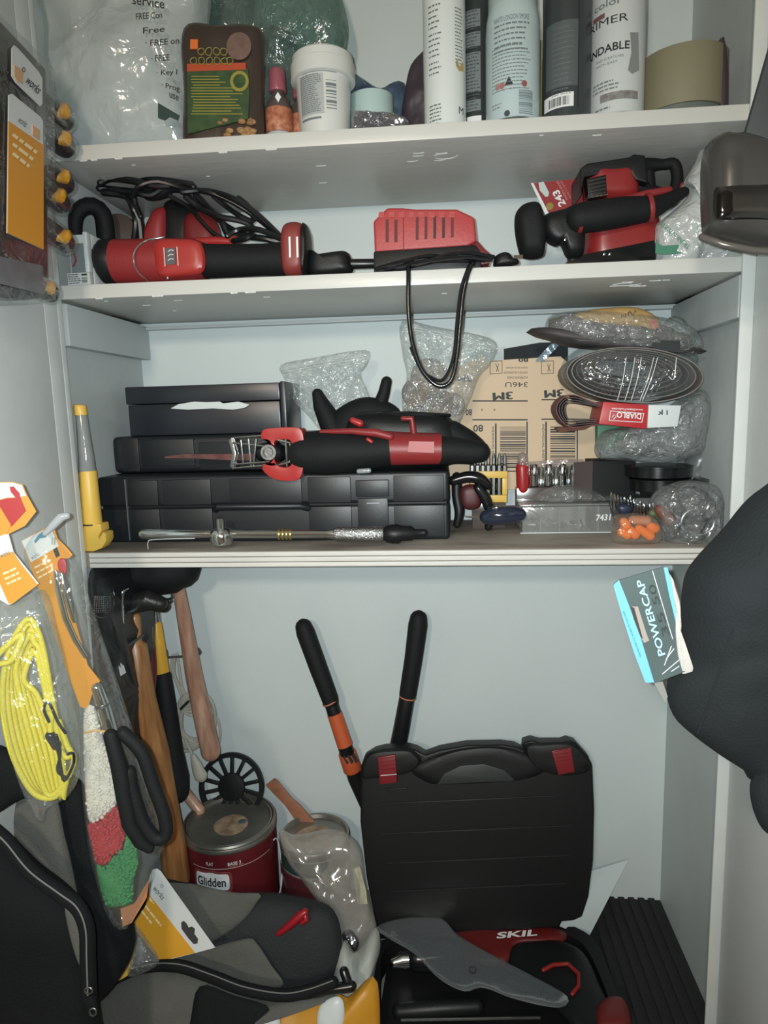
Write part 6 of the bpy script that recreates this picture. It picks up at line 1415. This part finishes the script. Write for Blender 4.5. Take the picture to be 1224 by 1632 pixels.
t.part('bag_film', puff(PB, [(-20, 960), (24, 958), (70, 940), (92, 1010), (118, 1120), (128, 1220), (110, 1268), (74, 1290), (68, 1312), (58, 1300), (30, 1240), (4, 1130), (-10, 1040)], .022, .022, e=4, N=80, K=10, amp=.005, freq=30, seed=101, fold=.5), CLR)

# second pack: blister with chrome pruner and coloured beads
PC = Pl((.12, -.24, -.4), (.28, -1, .05))
t = T('pruner_pack', 'long clear pack with orange card, chrome blades and black handles beside the bungee bag', 'tool pack')
c1 = t.part('card', prism(PC, [(34, 862), (84, 834), (92, 858), (106, 872), (116, 884), (110, 890), (96, 890), (112, 960), (140, 1060), (160, 1085), (150, 1096), (140, 1130), (128, 1126), (100, 1050), (66, 950)], .0006, .0006), ORG)
t.part('white_head', prism(PC, [(35, 862), (82, 838), (88, 856), (94, 870), (50, 896), (46, 888)], .0012, -.0004), CWH, parent=c1)
t.part('brand_text', textpx(PC, 'works', (52, 892), (64, 885), 7, .0014, .0), GINK, parent=c1)
t.part('code_mark', bars(lambda a, b: PC(a*1000, -b*1000, .0014), .082, .089, -.868, -.856, 5, 2), GINK, parent=c1)
t.part('code_mark', prism(PC, [(85, 876), (91, 872), (96, 885), (90, 889)], .0012, -.0004), INK, parent=c1)
m = M()
for k in range(3): m += dashpx(PC, (56+3*k, 906+8*k), (82+2*k, 893+8*k), 4.5, .0014, k)
t.part('fine_print', m, MATS['cream_ink'], parent=c1)
t.part('red_seal', puff(PC, [(92, 894), (100, 888), (106, 896), (106, 912), (100, 920), (93, 908)], .0016, .0, e=6, N=24, K=4), MATS['print_red'], parent=c1)
t.part('picture', prism(PC, [(55, 862), (62, 852), (70, 846), (78, 846), (74, 856), (64, 858), (57, 866)], .0016, -.0004), mat('picture_blue', (70, 130, 150), .4), parent=c1)
PC2 = Pl((.12, -.252, -.4), (.28, -1, .05))
def c2p(pts, off=0): return [PC2(u, v, off) for u, v in pts]
t.part('peg_hook', tube(c2p([(72, 850), (84, 838), (98, 824), (106, 822)]), [.003, .0045, .005, .004], 12), mat('peg_clear', (170, 176, 178), .1))
t.part('blade', tube(c2p([(89, 912), (93, 940), (104, 985), (120, 1020), (136, 1046)]), [.0028, .0034, .0036, .0034, .0028], 12, flat=.7), CHR)
t.part('blade', tube(c2p([(98, 914), (106, 950), (114, 975), (118, 990)]), [.0022, .0028, .0028, .002], 12), CHR)
t.part('ferrule', tube(c2p([(154, 1096), (164, 1124), (178, 1176)]), [.0058, .0072, .0078], 20), CHR)
t.part('ferrule_ring', tube(c2p([(162, 1122), (163, 1126)]), [.0082, .0082], 20, caps='flat'), STL)
t.part('long_handle', tube(c2p([(176, 1172), (190, 1220), (198, 1270), (206, 1312), (224, 1342), (238, 1352)], .026), [.0075, .0092, .0088, .0082, .0075, .0055], 18), BLKR)
t.part('loop_handle', wire(c2p([(196, 1168), (226, 1200), (244, 1250), (262, 1300), (264, 1330), (248, 1336), (228, 1310), (212, 1262), (206, 1230)], .022), .0075, 60, 14), BLKR)
rnd = random.Random(31)
def beads(outline, col, name, n, seed):
    pl = Pl((.12, -.246, -.4), (.28, -1, .05)); rn = random.Random(seed); m = puff(pl, outline, .010, .012, e=3, N=50, K=9, amp=.003, freq=60, seed=seed)
    us = [p[0] for p in outline]; vs = [p[1] for p in outline]
    def inside(u, v):
        c = False; k = len(outline)
        for i in range(k):
            a, b = outline[i], outline[i-1]
            if (a[1] > v) != (b[1] > v) and u < (b[0]-a[0])*(v-a[1])/(b[1]-a[1])+a[0]: c = not c
        return c
    cu, cv = sum(us)/len(us), sum(vs)/len(vs); hw = (max(us)-min(us))/2; q = 0
    while q < n:
        u, v = rn.uniform(min(us), max(us)), rn.uniform(min(vs), max(vs))
        if not inside(u, v): continue
        q += 1; o = .0095*max(0, 1-((u-cu)/hw)**2)**.5
        m += lathe(pl(u, v, o+.001), (rn.uniform(-1, 1), -1, rn.uniform(-1, 1)), [(.0006, -.0016), (.0019, -.0006), (.0019, .0006), (.0006, .0016)], 6)
    t.part(name, m, mat(name, col, .6, bump=.2, bscale=300), kind='stuff')
beads([(134, 1136), (150, 1126), (162, 1170), (182, 1230), (190, 1270), (182, 1286), (172, 1300), (158, 1306), (144, 1312), (138, 1280), (134, 1220)], (212, 208, 196), 'white_filling', 260, 1)
beads([(140, 1314), (160, 1306), (178, 1290), (192, 1284), (200, 1310), (196, 1350), (180, 1364), (168, 1378), (154, 1374), (146, 1344)], (168, 44, 52), 'red_filling', 220, 2)
beads([(154, 1378), (170, 1380), (182, 1366), (198, 1350), (204, 1326), (216, 1346), (220, 1372), (214, 1400), (210, 1436), (190, 1444), (168, 1440)], (52, 132, 78), 'green_filling', 280, 3)
t.part('elastic_band', tube([Pl((.12, -.262, -.4), (.28, -1, .05))(*p) for p in ((136, 1168), (150, 1164), (168, 1166))], .0012, 8), mat('band_tan', (190, 150, 90), .5))
t.part('blister', puff(PC, [(40, 872), (74, 838), (96, 862), (122, 900), (150, 980), (190, 1100), (226, 1210), (262, 1300), (266, 1340), (246, 1380), (238, 1410), (206, 1474), (194, 1482), (170, 1452), (146, 1360), (132, 1240), (120, 1140), (84, 1030), (52, 930)], .022, .020, e=6, N=110, K=12, amp=.004, freq=22, seed=111, fold=.35), CLEAR)
t.part('orange_foot', prism(PC, [(192, 1448), (214, 1440), (238, 1400), (234, 1430), (210, 1470), (196, 1476)], .001, .001), mat('foot_orange', (176, 120, 84), .5))
t.part('green_strip', prism(PC, [(209, 1230), (214, 1238), (240, 1330), (236, 1334)], .001, .001), mat('strip_green', (100, 132, 100), .4))
# ------------------------------------------------------------------ hanging in front, right
PV = YP(-.20)
t = T('face_shield', 'glossy dark smoked face shield hanging at the upper right', 'visor')
SH = mat('shield_smoke', (58, 57, 55), .24, coat=.4, bump=.05, bscale=12)
t.part('shell', puff(PV, [(1117, 262), (1124, 234), (1140, 218), (1165, 214), (1200, 222), (1240, 238), (1290, 250), (1296, 330), (1290, 402), (1240, 404), (1200, 400), (1150, 388), (1122, 378), (1117, 350), (1116, 300)], .030, .012, e=5, N=80, K=10), SH)
t.part('window', puff(YP(-.226), [(1138, 304), (1146, 298), (1200, 294), (1280, 296), (1280, 352), (1200, 352), (1146, 350), (1137, 344)], .006, .002, e=6, N=50, K=5), mat('window_black', (14, 14, 14), .08, coat=1))
t.part('lower_rim', tube([YP(-.215)(1119, 378), YP(-.224)(1150, 389), YP(-.228)(1200, 399), YP(-.226)(1250, 402), YP(-.22)(1288, 400)], .0035, 12), mat('rim_grey', (84, 80, 76), .2))
t.part('head_strap', prism(YP(-.17), [(1230, 60), (1186, 214), (1200, 226), (1296, 250), (1296, 60)], .004, .004), mat('strap_grey', (62, 66, 68), .6, bump=.2), bevel=.001)

CAPM = mat('cap_cloth', (24, 30, 33), .85, bump=.5, bscale=380)
t = T('fabric_cap', 'large black fabric cap hanging at the right with a torn packaging card on it', 'cap')
t.part('crown', puff(YP(-.25), [(1330, 700), (1224, 772), (1190, 800), (1156, 842), (1118, 882), (1096, 912), (1088, 950), (1086, 1000), (1086, 1050), (1070, 1075), (1063, 1108), (1074, 1142), (1100, 1168), (1140, 1198), (1186, 1228), (1196, 1244), (1250, 1260), (1340, 1240), (1350, 900)], .045, .03, e=4, N=110, K=14, amp=.018, freq=9, seed=121), CAPM)
t.part('bill', puff(YP(-.27), [(1203, 1236), (1230, 1180), (1300, 1140), (1345, 1200), (1340, 1340), (1270, 1346), (1222, 1328), (1202, 1296), (1196, 1262)], .022, .016, e=4, N=60, K=8, amp=.004, freq=12, seed=4), CAPM)
t.part('panel_seam', wire([YP(-.292)(1224, 850), YP(-.297)(1190, 940), YP(-.298)(1160, 1030), YP(-.292)(1130, 1120), YP(-.286)(1112, 1168)], .0012, 30, 6), CAPM)
PK = YP(-.300)
cd = t.part('packaging_card', prism(PK, [(977, 932), (986, 924), (1058, 903), (1064, 906), (1072, 934), (1078, 980), (1082, 1020), (1092, 1070), (1044, 1088), (1030, 1086), (1016, 1046), (998, 992)], .0006, .0006), mat('card_slate', (84, 98, 98), .35, var=.12, vscale=10), label='torn slate and blue card reading POWERCAP')
CB3 = mat('card_blue', (120, 190, 224), .35)
t.part('blue_strip', prism(PK, [(977, 932), (986, 924), (1001, 962), (1020, 1014), (1042, 1087), (1028, 1087), (1010, 1040), (992, 984)], .0012, -.0004), CB3, parent=cd)
t.part('blue_edge', prism(PK, [(1057, 904), (1063, 904), (1070, 930), (1080, 980), (1076, 990), (1066, 948)], .0012, -.0004), CB3, parent=cd)
t.part('torn_edge', puff(PK, [(1067, 914), (1073, 924), (1084, 960), (1086, 1000), (1082, 1022), (1092, 1038), (1096, 1056), (1105, 1064), (1104, 1070), (1088, 1075), (1080, 1046), (1076, 1010), (1076, 970)], .0022, .0005, e=3, N=60, K=4, amp=.001, freq=150, seed=3, smooth=False), mat('torn_paper', (196, 192, 186), .8, bump=.5, bscale=150), parent=cd)
t.part('hanger_slot', prism(PK, [(1006, 966), (1016, 966), (1030, 1010), (1034, 1020), (1026, 1024), (1022, 1018)], .0014, -.0006), mat('slot_beige', (158, 150, 142), .6), parent=cd)
t.part('slot_shade', prism(PK, [(1005, 966), (1010, 968), (1024, 1018), (1020, 1014), (1009, 985)], .0017, -.0009), mat('slot_brown', (66, 54, 52), .7), parent=cd)
m = textpx(PK, 'POWERCAP', (1060, 1042), (1024, 922), 11.5, .0014, .015)
t.part('title', m, mat('title_blue', (176, 226, 244), .3), parent=cd, kind='stuff')
m = M()
for s, a, b in (('35', (1067, 1012), (1056, 974)), ('50', (1052, 962), (1043, 930))): m += textpx(PK, s, a, b, 11, .0013, .0)
t.part('number', m, mat('number_grey', (58, 68, 68), .3), parent=cd, kind='stuff')
t.part('fine_print', textpx(PK, 'THE POWER TO WORK IN THE DARK', (1022, 1046), (994, 972), 3, .0016, .01), mat('tiny_blue', (50, 90, 110), .5), parent=cd)
m = M()
for a, b in (((1040, 904+6), (1072, 1018)), ((1059, 1060), (1070, 1030)), ((1056, 1074), (1082, 1052)), ((1070, 1070), (1082, 1062)), ((1062, 1050), (1074, 1034))): m += tube([PK(*a, .0010), PK(*b, .0010)], .0004, 5)
t.part('white_lines', m, WINK, parent=cd, kind='stuff')
t.part('price_tab', prism(YP(-.292), [(1042, 1088), (1056, 1086), (1064, 1110), (1060, 1120)], .0005, .0005), mat('tab_grey', (140, 140, 136), .5))
finish()
